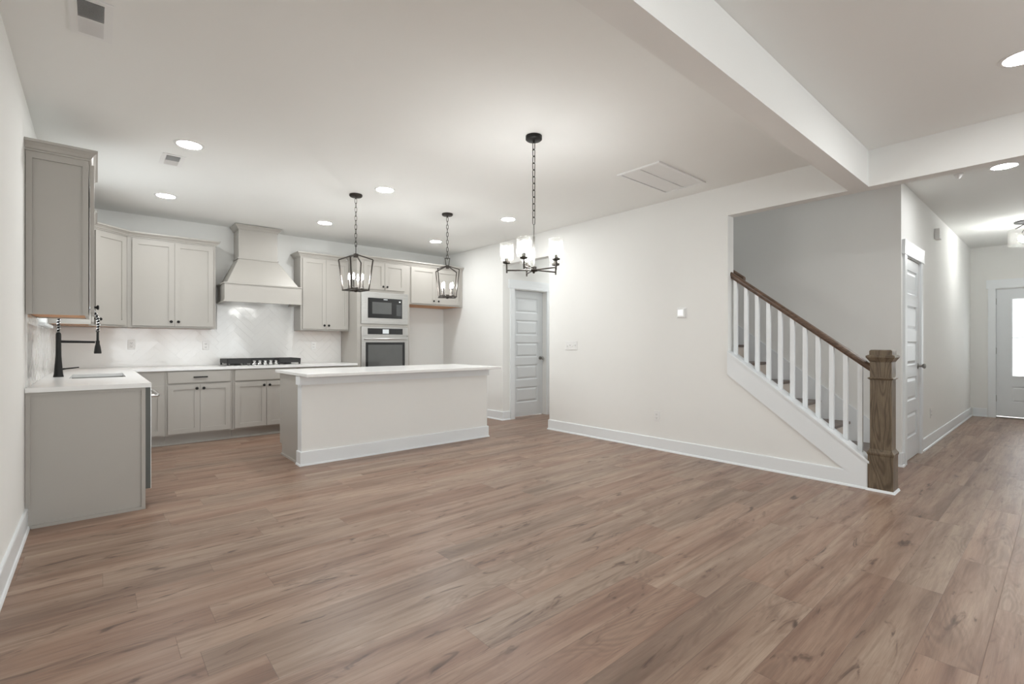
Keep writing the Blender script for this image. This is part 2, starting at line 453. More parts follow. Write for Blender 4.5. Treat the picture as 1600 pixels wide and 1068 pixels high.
# hall and stairwell walls
HD0, HD1, DH = 6.0, 6.71, 2.04
m = MB(); m.box(XW, HD0, YH, YH+0.12, 0, H); m.box(HD1, XF, YH, YH+0.12, 0, H); m.box(HD0, HD1, YH, YH+0.12, DH, H)
struct(m.build('wall_hall', M['wall'], weld=False))
m = MB(); m.box(XS+0.12, XF, -0.87, -0.75, 0, H); struct(m.build('wall_hall_south', M['wall']))
m = MB(); m.box(XW, XW+0.12, YH+0.12, 4.56, 0, 5.3); struct(m.build('wall_stairwell', M['wall']))
m = MB(); m.box(XSI, XW+0.12, 1.165, 1.285, H, 5.3); m.box(XSI-0.12, XSI, 1.165, 4.57, H+.12, 5.3)
m.box(XSI-0.12, XW+0.12, 1.165, 4.57, 5.3, 5.4); m.box(XSI, XW+0.12, 4.45, 4.57, 0, 5.3)
struct(m.build('wall_stair_upper', M['wall'], weld=False))
FD0, FD1, FDH = -0.165, 0.751, 2.055
m = MB(); m.box(XF, XF+0.14, -0.87, FD0, 0, H); m.box(XF, XF+0.14, FD1, YH+0.12, 0, H); m.box(XF, XF+0.14, FD0, FD1, FDH, H)
struct(m.build('wall_front', M['wall'], weld=False))
# pantry passage
PD0, PD1 = 4.975, 5.690
m = MB(); m.box(XSI, PD0, 5.70, 5.82, 0, H); m.box(PD1, 6.9, 5.70, 5.82, 0, H); m.box(PD0, PD1, 5.70, 5.82, DH, H)
struct(m.build('wall_pantry', M['wall'], weld=False))
m = MB(); m.box(XSI, 6.9, 4.57, 4.69, 0, H); m.box(6.9, 7.02, 4.57, 5.82, 0, H)
struct(m.build('wall_passage', M['wall'], weld=False))
# beam across the room and its return on to the wall
m = MB(); m.box(XL, XS-0.001, 1.055, 1.195, 2.455, H-0.001)
struct(m.build('trim_1', M['wall']))

# ------------------------------------------------------------------ baseboards (path: outward = right of travel)
BP = [(0, 0), (0.024, 0), (0.024, 0.006), (0.020, 0.016), (0.014, 0.020), (0.014, 0.128), (0.011, 0.135), (0, 0.135)]
def baseb(name, path, prof=BP):
    m = MB(); m.sweep(path, prof); return struct(m.build(name, M['trim']))
baseb('baseboard_left', [(XL, YR+.01), (XL, 4.335)])
baseb('baseboard_right', [(XSI-.001, 4.69), (XS, 4.69), (XS, 1.062)][::1])
baseb('baseboard_kitchen', [(4.70, YB), (XS, YB), (XS, 5.70), (4.882, 5.70)])
baseb('baseboard_fridge', [(3.73, YB), (XS-0.03, YB)])
baseb('baseboard_stair', [(XW, 1.20), (XW, YH), (HD0-0.093, YH)])
baseb('baseboard_hall', [(HD1+0.093, YH), (XF, YH)])
baseb('baseboard_front', [(XF, YH-0.03), (XF, FD1+0.095)])

# ------------------------------------------------------------------ doors and windows of the shell
RAISED = [(0.0, 0.007), (0.012, 0.012), (0.022, 0.011), (0.045, 0.002)]
def casing(name, x0, x1, z1, y, parent_rz=0, loc=(0,0,0), cap=0.15, w=0.088, over=0.035):
    """door casing on a wall facing -y"""
    m = MB()
    m.box(x0-w, x0, y-0.02, y, 0, z1+0.01); m.box(x1, x1+w, y-0.02, y, 0, z1+0.01)
    m.box(x0-w-over, x1+w+over, y-0.026, y, z1+0.01, z1+cap)
    return m
def knob_set(parent, x, y, z, mt):
    k = MB(); k.lathe([(0,0),(0.030,0),(0.030,0.006),(0.014,0.010),(0.011,0.034),(0.020,0.040),(0.027,0.052),(0.027,0.060),(0.018,0.068),(0,0.070)], 20, (x,y,z), (0,-1,0))
    return k.build('door_knob', mt, parent, smooth=True)
# door_1 : five-panel door at the end of the kitchen
def panel_door(name, x0, x1, y, zz, mx, side, label=None):
    r = bpy.data.objects.new(name, None); COL.objects.link(r); struct(r)
    r.location = (x0, y, 0)
    m = MB(); m.panels(0.002, x1-x0-0.002, 0.012, DH-0.004, 0, 0.035, [(mx[0], mx[1], a, b) for a, b in zz], RAISED)
    m.build('door_panel', M['door'], r)
    return r
ZZ = [(1.684, 1.925), (1.322, 1.566), (0.962, 1.204), (0.600, 0.842), (0.230, 0.480)]
d1 = panel_door('door_1', PD0, PD1, 5.79, ZZ, (0.115, 0.600), 1)
knob_set(d1, 0.655, 0.0, 0.945, M['nickel'])
m = casing('c', PD0, PD1, DH, 5.70)
m.box(PD0-0.001, PD0+0.001, 5.70, 5.82, 0, DH)
o = m.build('trim_2', M['trim'], weld=False); struct(o)
d2 = panel_door('door_2', HD0, HD1, YH+0.004, ZZ, (0.115, 0.595), 1)
knob_set(d2, 0.648, 0.0, 0.945, M['nickel'])
m = MB()
for z in (0.25, 1.0, 1.80): m.box(-0.004, 0.004, -0.01, 0.0, z-0.045, z+0.045)
m.build('hinge', M['nickel'], d2, weld=False)
m = casing('c', HD0, HD1, DH, YH); o = m.build('trim_3', M['trim'], weld=False); struct(o)
# front door with glass
fd = bpy.data.objects.new('door_3', None); COL.objects.link(fd); struct(fd)
fd.location = (XF+0.03, FD1, 0); fd.rotation_euler = (0, 0, -PI/2)   # local x -> -Y, local -y -> -X
Wd = FD1-FD0
gx0, gx1, gz0, gz1 = 0.185, Wd-0.185, 0.676, 1.885
m = MB()
m.panels(0.003, Wd-0.003, 0.03, gz0, 0, 0.045, [(gx0-.01, gx1+.01, 0.262, 0.505)], [(0.0,0.005),(0.012,0.010),(0.03,0.002)])
m.box(0.003, gx0, 0, 0.045, gz0, gz1); m.box(gx1, Wd-0.003, 0, 0.045, gz0, gz1); m.box(0.003, Wd-0.003, 0, 0.045, gz1, FDH-0.004)
m.build('door_panel', M['door'], fd, weld=False)
m = MB()
for a, b, c, d in ((gx0-.02, gx0, gz0-.02, gz1+.02), (gx1, gx1+.02, gz0-.02, gz1+.02), (gx0, gx1, gz0-.02, gz0), (gx0, gx1, gz1, gz1+.02)): m.box(a, b, -0.01, 0.0, c, d)
m.box(gx0, gx1, 0.012, 0.03, 1.272, 1.288)
m.build('glazing_frame', M['trim'], fd, weld=False)
m = MB(); m.box(gx0, gx1, 0.018, 0.024, gz0, gz1); m.build('glass_pane', M['pane'], fd)
for z in (0.31, 1.07, 1.86):
    m = MB(); m.cyl((-0.001, -0.006, z-0.05), (0,0,1), 0.008, 0.10, 10); m.build('hinge', M['nickel'], fd, smooth=True)
m = MB(); m.box(0, Wd, -0.03, 0.06, 0.0, 0.02); m.build('threshold', M['nickel'], fd)
m = MB()
w_ = 0.088
m.box(XF-0.02, XF, FD1, FD1+w_, 0, FDH+0.01); m.box(XF-0.02, XF, FD0-w_, FD0, 0, FDH+0.01)
m.box(XF-0.026, XF, FD0-w_-.02, FD1+w_+.02, FDH+0.01, FDH+0.15)
m.box(XF, XF+0.14, FD1-0.0015, FD1, 0, FDH); m.box(XF, XF+0.14, FD0, FD0+0.0015, 0, FDH)
struct(m.build('trim_4', M['trim'], weld=False))
# sink window
def window(name, axis, pos, a0, a1, z0, z1, depth, sill, inward):
    """axis 'x': wall plane x=pos, opening along y; inward = +1/-1 direction of the room"""
    r = bpy.data.objects.new(name, None); COL.objects.link(r); struct(r)
    def B(m, p0, p1, a, b, c, d):
        lo, hi = sorted((pos+inward*p0, pos+inward*p1))
        if axis == 'x': m.box(lo, hi, a, b, c, d)
        else: m.box(a, b, lo, hi, c, d)
    m = MB(); t = 0.045
    B(m, -0.09, -0.05, a0, a0+t, z0, z1); B(m, -0.09, -0.05, a1-t, a1, z0, z1)
    B(m, -0.09, -0.05, a0+t, a1-t, z0, z0+t); B(m, -0.09, -0.05, a0+t, a1-t, z1-t, z1)
    mid = (z0+z1)/2; B(m, -0.085, -0.055, a0+t, a1-t, mid-0.02, mid+0.02)
    m.build('window_frame', M['trim'], r, weld=False)
    m = MB(); B(m, -0.073, -0.067, a0+t, a1-t, z0+t, z1-t); m.build('glass_pane', M['pane'], r)
    if sill:
        m = MB(); B(m, -0.05, 0.045, a0-0.03, a1+0.03, z0-0.022, z0); m.build('window_sill', M['trim'], r)
    return r
window('window_1', 'x', XL, WY0, WY1, WZ0, WZ1, 0.14, True, 1)
for i, (a, b) in enumerate(added_wins):
    window('window_%d' % (i+2), 'y', YR, a, b, RZ0, RZ1, 0.14, True, 1)  # added rear windows, out of view

# area lamps for daylight: sink window and the added, unseen rear windows
def daylight(name, loc, rot, sx, sy, W, col=(0.93, 0.97, 1.0)):
    l = bpy.data.lights.new(name, 'AREA'); l.shape = 'RECTANGLE'; l.size = sx; l.size_y = sy; l.energy = W; l.color = col
    o = bpy.data.objects.new(name, l); COL.objects.link(o); o.location = loc; o.rotation_euler = rot
    return o
for a, b in added_wins:
    daylight('window_daylight', ((a+b)/2, YR-0.16, (RZ0+RZ1)/2), (PI/2, 0, 0), b-a, RZ1-RZ0, ADDED_WINDOW_W)  # lamps outside the added rear windows, brightening the room from behind
daylight('window_daylight', (XL-0.16, (WY0+WY1)/2, (WZ0+WZ1)/2), (0, -PI/2, 0), WZ1-WZ0, WY1-WY0, 8)

# ------------------------------------------------------------------ kitchen cabinets
SHK = [(0.0, 0.0), (0.0, 0.009), (0.002, 0.009)]
CROWN = [(0, 0), (0.008, 0), (0.008, 0.010), (0.016, 0.014), (0.024, 0.030), (0.040, 0.046), (0.048, 0.050), (0.048, 0.066), (0, 0.066)]
def cab_door(parent, x0, x1, z0, z1, knob=None, kz=None, name='door'):
    """shaker door; local coordinates, front frame at y=0, door stands 20 mm proud"""
    m = MB(); st = 0.055
    m.panels(x0, x1, z0, z1, -0.021, -0.001, [(x0+st, x1-st, z0+st, z1-st)], [(0.0, 0.009)])
    d = m.build(name, M['cab'], parent)
    if knob is not None:
        k = MB(); k.lathe([(0,0),(0.007,0),(0.006,0.010),(0.015,0.016),(0.0165,0.021),(0.013,0.026),(0,0.028)], 16, (knob, -0.0215, kz), (0,-1,0))
        k.build('knob', M['black'], d, smooth=True)
    return d
def cab_drawer(parent, x0, x1, z0, z1, pull=True):
    m = MB(); m.box(x0, x1, -0.021, -0.001, z0, z1)
    d = m.build('drawer', M['cab'], parent, bevel=0.002)
    if pull:
        cx = (x0+x1)/2; cz = (z0+z1)/2; k = MB()
        k.box(cx-0.072, cx+0.072, -0.056, -0.044, cz-0.0075, cz+0.0075)
        k.box(cx-0.055, cx-0.045, -0.046, -0.0205, cz-0.005, cz+0.005); k.box(cx+0.045, cx+0.055, -0.046, -0.0205, cz-0.005, cz+0.005)
        k.build('handle', M['black'], d, weld=False)
    return d
def wall_cab(name, label, loc, rz, wid, dep, z0, z1, doors, raw=True, group=None):
    """loc: front-left corner of the face frame. doors: (x0,x1,knobx)"""
    r = thing(name, label, 'cabinet', (loc[0], loc[1], z0), rz, group)
    h = z1-z0
    m = MB()
    m.box(0, wid, 0, dep, 0.012, h)
    m.box(0, wid, 0, 0.019, 0, 0.0125); m.box(0, 0.015, 0.019, dep, 0, 0.0125); m.box(wid-0.015, wid, 0.019, dep, 0, 0.0125)
    m.build('body', M['cab'], r, weld=False)
    if raw:
        m = MB(); m.box(0.016, wid-0.016, 0.02, dep-0.002, 0.008, 0.0115); m.build('underside', M['rawwood'], r)['label'] = 'bare orange plywood underside'
    for a, b, k in doors:
        cab_door(r, a, b, 0.022, h-0.03, k, 0.075)
    return r
def base_cab(name, label, loc, rz, wid, dep, doors, drawers, hollow=False):
    r = thing(name, label, 'cabinet', (loc[0], loc[1], 0), rz)
    m = MB()
    if hollow:
        m.box(0, wid, 0, 0.019, 0.115, CT-0.031); m.box(0, wid, 0.019, dep, 0.115, 0.135); m.box(0, 0.018, 0.019, dep, 0.135, CT-0.031)
        m.box(wid-0.018, wid, 0.019, dep, 0.135, CT-0.031); m.box(0.018, wid-0.018, dep-0.006, dep, 0.135, CT-0.031)
    else: m.box(0, wid, 0, dep, 0.115, CT-0.031)
    m.build('body', M['cab'], r, weld=not hollow)
    m = MB(); m.box(0, wid, 0.075, dep, 0.0, 0.1145); m.box(0, wid, 0.062, 0.0755, 0.0, 0.018)
    m.build('toe_kick', M['cab'], r, weld=False)
    for a, b, k in doors: cab_door(r, a, b, 0.135, 0.700, k, 0.655)
    for a, b, p in drawers: cab_drawer(r, a, b, 0.722, 0.855, p)
    return r
Z0, Z1 = 1.372, 2.425
# --- left wall, first upper
def crown_for(parent, path, i0=0, i1=None, z=Z1-0.012):
    m = MB(); m.sweep(path, [(o, zz+z) for o, zz in CROWN], i0, i1)
    o = m.build('crown_moulding', M['cab'], None); o.parent = parent
    o.matrix_parent_inverse = (Matrix.Translation(parent.location) @ Matrix.Rotation(parent.rotation_euler.z, 4, 'Z')).inverted()
    return o
c1 = wall_cab('wall_cabinet', 'tall grey upper cabinet seen from its plain side, left wall above the sink counter end', (-0.042, 4.337), PI/2, 0.66, 0.300, Z0, Z1, [(0.012, 0.328, 0.295), (0.332, 0.648, 0.36)])
for c in c1.children:
    if c.name.startswith('door'): c.location.y = -0.0075
m = MB(); m.box(-0.012, 0.0, 0.0, 0.030, 0.0, Z1-Z0); m.box(-0.012, 0, 0.270, 0.300, 0, Z1-Z0); m.box(-0.012, 0, 0.03, 0.27, Z1-Z0-0.055, Z1-Z0)
m.box(-0.001, 0.0, 0.03, 0.27, 0.0, Z1-Z0-0.05)
m.build('side_panel', M['cab'], c1, weld=False)
crown_for(c1, [(XL+0.001, 4.325), (-0.042, 4.325), (-0.042, 4.997), (XL+0.001, 4.997)])
# --- left wall, second upper + diagonal corner + back run upper
PATH = [(XL+0.001, 6.23), (-0.042, 6.23), (-0.042, 6.77), (0.265, 7.077), (1.143, 7.077), (1.143, YB-0.001)]
c2 = wall_cab('wall_cabinet', 'narrow grey upper cabinet on the left wall, beyond the window', (-0.042, 6.23), PI/2, 0.538, 0.300, Z0, Z1, [(0.012, 0.526, 0.49)])
crown_for(c2, PATH, 0, 2)
# diagonal corner cabinet
c3 = thing('corner_cabinet', 'grey single-door upper cabinet set diagonally in the left kitchen corner', 'cabinet', (-0.042, 6.771, Z0), PI/4)
poly = [(-0.042, 6.771), (0.264, 7.077), (0.264, YB-0.002), (XL+0.002, YB-0.002), (XL+0.002, 6.771)]
inv = (Matrix.Translation((-0.042, 6.771, Z0)) @ Matrix.Rotation(PI/4, 4, 'Z')).inverted()
lp = [tuple((inv @ Vector((x, y, Z0)))[:2]) for x, y in poly]
m = MB(); m.prism(lp, 2, 0.012, Z1-Z0)
m.box(0, 0.433, 0, 0.019, 0, 0.0125)
m.build('body', M['cab'], c3, weld=False)
m = MB(); m.prism([tuple((inv @ Vector((x, y, Z0)))[:2]) for x, y in [(-0.040, 6.80), (0.235, 7.075), (0.25, YB-0.01), (XL+0.01, YB-0.01), (XL+0.01, 6.80)]], 2, 0.008, 0.0115)
m.build('underside', M['rawwood'], c3)['label'] = 'bare orange plywood underside'
cab_door(c3, 0.03, 0.403, 0.022, Z1-Z0-0.03, 0.066, 0.075)
crown_for(c3, PATH, 2, 3)
c4 = wall_cab('wall_cabinet', 'grey two-door upper cabinet on the back wall, left of the range hood', (0.265, 7.077), 0, 0.877, 0.300, Z0, Z1, [(0.045, 0.447, 0.413), (0.450, 0.850, 0.485)])
crown_for(c4, PATH, 3, 5)
c5 = wall_cab('wall_cabinet', 'grey two-door upper cabinet on the back wall, right of the range hood', (2.175, 7.077), 0, 0.694, 0.300, Z0, Z1, [(0.026, 0.352, 0.322), (0.355, 0.682, 0.386)])
crown_for(c5, [(2.175, YB-0.001), (2.175, 7.077), (2.822, 7.077)])
# --- tall oven cabinet
YT = 6.775
TX0, TX1 = 2.871, 3.722
tc_ = thing('oven_cabinet', 'tall grey built-in cabinet holding the microwave and the wall oven', 'cabinet', (TX0, YT, 0), 0)
m = MB(); wd = TX1-TX0
ov0, ov1 = 0.055, 0.818   # appliance opening in local x
m.box(0, ov0, 0, 0.60, 0.115, Z1); m.box(ov1, wd, 0, 0.60, 0.115, Z1)
m.box(ov0, ov1, 0, 0.60, 1.955, Z1); m.box(ov0, ov1, 0, 0.60, 1.440, 1.478); m.box(ov0, ov1, 0, 0.60, 0.115, 0.70)
m.box(ov0, ov1, 0.58, 0.60, 0.70, 1.955)
m.build('body', M['cab'], tc_, weld=False)
m = MB(); m.box(0, wd, 0.075, 0.60, 0, 0.1145); m.build('toe_kick', M['cab'], tc_)
cab_door(tc_, 0.098, 0.425, 1.995, Z1-0.03, 0.395, 2.04)
cab_door(tc_, 0.429, 0.760, 1.995, Z1-0.03, 0.460, 2.04)
m = MB(); m.box(0.06, wd-0.06, -0.021, -0.001, 0.14, 0.66); m.build('drawer', M['cab'], tc_, bevel=0.002)
CP = [(TX0, 7.075), (TX0, YT), (TX1+0.002, YT), (XS-0.006, YT)]
crown_for(tc_, CP, 0, 2)
fr_ = thing('fridge_cabinet', 'grey two-door cabinet high over the empty refrigerator space', 'cabinet', (TX1+0.002, YT, 1.805), 0)
wd = XS-0.006-(TX1+0.002); h = Z1-1.805
m = MB(); m.box(0, wd, 0, 0.60, 0.012, h); m.box(0, wd, 0, 0.019, 0, 0.0125)
m.build('body', M['cab'], fr_, weld=False)
m = MB(); m.box(0.003, wd-0.003, 0.02, 0.598, 0.002, 0.0115); m.build('underside', M['rawwood'], fr_)['label'] = 'bare orange plywood underside'
cab_door(fr_, 0.022, 0.468, 0.022, h-0.03, 0.425, 0.07)
cab_door(fr_, 0.472, 0.930, 0.022, h-0.03, 0.515, 0.07)
crown_for(fr_, CP, 2, 3)

# --- base cabinets, back run
YF = 6.775
base_cab('base_cabinet', 'narrow grey one-door base cabinet in the left corner of the back run', (0.300, YF), 0, 0.2945, 0.598, [(0.03, 0.280, None)], [])
base_cab('base_cabinet', 'grey base cabinet with two doors under a drawer with a black bar pull', (0.596, YF), 0, 0.678, 0.598, [(0.022, 0.335, 0.302), (0.338, 0.655, 0.372)], [(0.022, 0.655, True)])
base_cab('base_cabinet', 'grey base cabinet under the gas cooktop, partly behind the island', (1.276, YF), 0, 0.772, 0.598, [(0.022, 0.380, 0.350), (0.384, 0.745, 0.416)], [(0.022, 0.745, False)])
base_cab('base_cabinet', 'grey base cabinet beside the oven tower, hidden behind the island', (2.050, YF), 0, 0.819, 0.598, [(0.022, 0.405, 0.37), (0.41, 0.797, 0.44)], [(0.022, 0.797, True)])
# --- left run
r = thing('end_panel', 'large plain grey panel closing the near end of the sink counter', 'cabinet panel', (XL+0.002, 4.32, 0), 0)
m = MB()
m.box(0, 0.606, 0.012, 0.030, 0, CT-0.032)
m.build('panel', M['cab'], r)
m = MB(); m.box(0, 0.022, 0.0, 0.0125, 0.136, CT-0.032); m.box(0.585, 0.608, 0, 0.031, 0.0, CT-0.032); m.box(0.022, 0.585, 0.0, 0.0125, CT-0.050, CT-0.032)
m.box(0.026, 0.585, -0.002, 0.0125, 0.0, 0.020)
m.build('moulding', M['cab'], r, weld=False)
dw = thing('dishwasher', 'stainless steel dishwasher seen edge-on beside the grey end panel', 'dishwasher', (0.262, 4.352, 0), PI/2)
m = MB(); m.box(0.002, 0.598, 0.002, 0.57, 0.10, CT-0.033); m.build('body', M['glassblack'], dw)
m = MB(); m.box(0.003, 0.597, -0.034, 0.0, 0.135, CT-0.036); o = m.build('door', M['liner'], dw)
m = MB(); m.box(0.002, 0.598, -0.038, -0.0345, 0.133, CT-0.035); m.build('front_skin', M['steel'], o)
m = MB(); m.box(0.003, 0.597, 0.05, 0.5, 0.0, 0.099); m.build('toe_kick', M['black'], dw)
m = MB(); m.tube([(0.05, -0.038, 0.80), (0.05, -0.075, 0.80), (0.07, -0.085, 0.80), (0.53, -0.085, 0.80), (0.55, -0.075, 0.80), (0.55, -0.038, 0.80)], 0.010, 10)
m.build('handle', M['steel'], dw, smooth=True)
base_cab('sink_cabinet', 'grey base cabinet under the sink, on the left wall beyond the dishwasher', (0.262, 4.954), PI/2, 1.25, 0.60, [(0.02, 0.62, 0.58), (0.63, 1.23, 0.67)], [(0.02, 1.23, False)], hollow=True)
base_cab('corner_base_cabinet', 'grey blind base cabinet in the left corner, mostly out of view', (0.262, 6.206), PI/2, 0.565, 0.60, [(0.02, 0.54, 0.06)], [])

# --- counters
SX0, SX1, SY0, SY1 = -0.17, 0.19, 5.25, 5.98
m = MB(); zt, zb = CT, CT-0.030
m.box(XL+0.002, 0.298, 4.300, SY0, zb, zt); m.box(XL+0.002, SX0, SY0, SY1, zb, zt); m.box(SX1, 0.298, SY0, SY1, zb, zt)
m.box(XL+0.002, 0.298, SY1, 6.745, zb, zt); m.box(XL+0.002, 2.868, 6.745, YB-0.002, zb, zt)
o = m.build('kitchen_countertop', M['counter'], weld=False)
tag(shift(o, (0.3, 6.8, zb)), 'white L-shaped quartz worktop on the grey base cabinets along the left and back walls', 'countertop')
sk = MB(); t = 0.004
sk.box(SX0-0.01, SX1+0.01, SY0-0.01, SY1+0.01, CT-0.23, CT-0.226)
sk.box(SX0-0.01, SX0-0.006, SY0-0.01, SY1+0.01, CT-0.226, CT-0.031); sk.box(SX1+0.006, SX1+0.01, SY0-0.01, SY1+0.01, CT-0.226, CT-0.031)
sk.box(SX0-0.006, SX1+0.006, SY0-0.01, SY0-0.006, CT-0.226, CT-0.031); sk.box(SX0-0.006, SX1+0.006, SY1+0.006, SY1+0.01, CT-0.226, CT-0.031)
o = sk.build('sink_basin', M['nickel'], weld=False)
tag(shift(o, (0, 5.6, CT-0.226)), 'undermount steel sink let into the white counter by the black faucet', 'sink')

# --- faucet
fx, fy = -0.245, 5.60
fa = thing('kitchen_faucet', 'matt black spring-neck kitchen faucet standing on the sink counter', 'faucet', (fx, fy, CT), 0)
m = MB(); m.lathe([(0,0),(0.034,0),(0.034,0.004),(0.029,0.03),(0.0185,0.18),(0.0175,0.36),(0.014,0.375),(0,0.376)], 24)
m.build('body', M['black'], fa, smooth=True)
m = MB(); m.tube([(0.01, 0, 0.300), (0.235, 0, 0.296)], [0.0115, 0.009], 12); m.lathe([(0.014,-0.012),(0.014,0.012)], 16, (0.252, 0, 0.296)); m.build('arm', M['black'], fa, smooth=True)
arch = []
for k in range(25):
    a = PI*(1 - k/24)
    arch.append((0.128 + 0.128*math.cos(a)*1.0, 0, 0.47 + 0.145*math.sin(a)))
arch = [(0, 0, 0.37), (0, 0, 0.42)] + arch + [(0.256, 0, 0.44), (0.253, 0, 0.385)]
m = MB(); m.tube(arch, 0.0085, 8); m.build('hose', M['black'], fa, smooth=True)
# helix spring
def resample(P, n):
    P = [Vector(p) for p in P]; L = [0]
    for a, b in zip(P, P[1:]): L.append(L[-1]+(b-a).length)
    out = []
    for k in range(n):
        s_ = L[-1]*k/(n-1); i = 0
        while i < len(L)-2 and L[i+1] < s_: i += 1
        f = (s_-L[i])/max(1e-9, L[i+1]-L[i]); out.append((P[i].lerp(P[i+1], f), (P[i+1]-P[i]).normalized()))
    return out
turns = 26; hp = []
for k, (p, t) in enumerate(resample(arch, turns*10)):
    u = Vector((0,1,0)); v = t.cross(u); a = 2*PI*k/10
    hp.append(p + (u*math.cos(a) + v*math.sin(a))*0.0125)
m = MB(); m.tube(hp, 0.0020, 5); m.build('spring', M['chrome'], fa, smooth=True)
m = MB(); m.lathe([(0,0),(0.025,0.0),(0.026,0.010),(0.020,0.060),(0.012,0.095),(0.0095,0.11),(0.0085,0.19),(0.013,0.191),(0.013,0.205),(0,0.206)], 20, (0.252, 0, 0.195)); m.build('spray_head', M['black'], fa, smooth=True)
m = MB(); m.tube([(0.02, 0, 0.065), (0.045, 0, 0.068), (0.13, 0, 0.078)], [0.009, 0.006, 0.0045], 8); m.build('lever', M['black'], fa, smooth=True)

# --- herringbone backsplash
def clip(poly, a, b, c):
    out = []
    for i in range(len(poly)):
        p, q = poly[i], poly[(i+1) % len(poly)]
        dp, dq = a*p[0]+b*p[1]+c, a*q[0]+b*q[1]+c
        if dp >= 0: out.append(p)
        if dp*dq < 0:
            t = dp/(dp-dq); out.append((p[0]+t*(q[0]-p[0]), p[1]+t*(q[1]-p[1])))
    return out
def herringbone(m, rects, place, origin):
    W_, n, g = 0.0762, 4, 0.0010
    c45 = math.sqrt(0.5)
    for i in range(-70, 70):
        for j in range(-70, 70):
            d = (i-j) % (2*n)
            if d == 0: r = (i*W_+g, (i+n)*W_-g, j*W_+g, (j+1)*W_-g)
            elif d == 2*n-1: r = (i*W_+g, (i+1)*W_-g, j*W_+g, (j+n)*W_-g)
            else: continue
            pts = [(r[0], r[2]), (r[1], r[2]), (r[1], r[3]), (r[0], r[3])]
            pts = [((x-y)*c45+origin[0], (x+y)*c45+origin[1]) for x, y in pts]
            tx, ty = random.gauss(0, 0.0045), random.gauss(0, 0.0045)
            cx = sum(p[0] for p in pts)/4; cy = sum(p[1] for p in pts)/4
            for (a0, a1, b0, b1) in rects:
                q = clip(pts, 1, 0, -a0)
                if q: q = clip(q, -1, 0, a1)
                if q: q = clip(q, 0, 1, -b0)
                if q: q = clip(q, 0, -1, b1)
                if len(q) < 3: continue
                top = [place(u, v, 0.0085 + (u-cx)*tx + (v-cy)*ty) for u, v in q]
                bot = [place(u, v, 0.0) for u, v in q]
                T = [m.b.verts.new(p) for p in top]; B = [m.b.verts.new(p) for p in bot]
                m.b.faces.new(T)
                for k in range(len(q)):
                    k2 = (k+1) % len(q); m.b.faces.new((T[k2], T[k], B[k], B[k2]))
m = MB()
herringbone(m, [(XL+0.012, 1.205, CT+0.001, Z0), (1.205, 2.135, CT+0.001, 1.713), (2.135, 2.868, CT+0.001, Z0)], lambda u, v, d: (u, YB-0.001-d, v), (1.665, 1.2))
r = thing('tile_backsplash', 'glossy white herringbone tile backsplash on the back wall behind the cooktop', 'backsplash', (1.26, YB, CT), 0)
def reparent(o, r):
    o.parent = r; o.matrix_parent_inverse = (Matrix.Translation(r.location) @ Matrix.Rotation(r.rotation_euler.z, 4, 'Z')).inverted(); return o
reparent(m.build('tile', M['tile'], weld=False), r)
m = MB(); m.box(XL+0.003, 1.205, YB-0.0075, YB-0.0005, CT+0.001, Z0); m.box(1.205, 2.135, YB-0.0075, YB-0.0005, CT+0.001, 1.713); m.box(2.135, 2.868, YB-0.0075, YB-0.0005, CT+0.001, Z0)
reparent(m.build('grout', M['grout'], weld=False), r)
r = thing('tile_backsplash', 'glossy white herringbone tile backsplash on the left wall behind the faucet', 'backsplash', (XL, 5.8, CT), 0)
m = MB()
herringbone(m, [(4.36, 5.12, CT+0.001, Z0), (5.12, 6.08, CT+0.001, WZ0-0.023), (6.08, YB-0.012, CT+0.001, Z0)], lambda u, v, d: (XL+0.001+d, u, v), (5.8, 1.2))
reparent(m.build('tile', M['tile'], weld=False), r)
m = MB(); m.box(XL+0.0005, XL+0.0075, 4.358, 5.12, CT+0.001, Z0); m.box(XL+0.0005, XL+0.0075, 5.12, 6.08, CT+0.001, WZ0-0.023); m.box(XL+0.0005, XL+0.0075, 6.08, YB-0.007, CT+0.001, Z0)
reparent(m.build('grout', M['grout'], weld=False), r)

# --- range hood
hx0, hx1 = 1.21, 2.125
hd = thing('range_hood', 'tapered grey painted range hood with a chimney reaching the ceiling', 'range hood', ((hx0+hx1)/2, 7.10, 1.715), 0)
def hp_(o): return reparent(o, hd)
m = MB(); yf = 6.885
m.box(hx0, hx1, yf, yf+0.018, 1.725, 1.945); m.box(hx0, hx0+0.018, yf+0.018, YB-0.002, 1.725, 1.945); m.box(hx1-0.018, hx1, yf+0.018, YB-0.002, 1.725, 1.945)
m.box(hx0+0.018, hx1-0.018, yf+0.018, YB-0.002, 1.812, 1.822)
hp_(m.build('body', M['cab'], weld=False))
m = MB()
for z in (1.715, 1.942):
    m.box(hx0-0.012, hx1+0.012, yf-0.012, yf+0.03, z, z+0.014)
    m.box(hx0-0.012, hx0+0.03, yf+0.03, YB-0.002, z, z+0.014); m.box(hx1-0.03, hx1+0.012, yf+0.03, YB-0.002, z, z+0.014)
hp_(m.build('moulding', M['cab'], weld=False))
cx0, cx1, cyf = 1.405, 1.875, 7.085
m = MB()
m.hexa([(hx0+0.03, yf+0.02, 1.956), (hx1-0.03, yf+0.02, 1.956), (hx1-0.03, YB-0.002, 1.956), (hx0+0.03, YB-0.002, 1.956),
        (cx0, cyf, 2.30), (cx1, cyf, 2.30), (cx1, YB-0.002, 2.30), (cx0, YB-0.002, 2.30)])
hp_(m.build('taper', M['cab']))
m = MB(); m.box(cx0, cx1, cyf, YB-0.002, 2.30, 2.745); m.box(cx0-0.012, cx1+0.012, cyf-0.012, YB-0.002, 2.296, 2.312)
m.sweep([(cx0, YB-0.002), (cx0, cyf), (cx1, cyf), (cx1, YB-0.002)], [(o_, z_+2.678) for o_, z_ in CROWN])
hp_(m.build('chimney', M['cab'], weld=False))
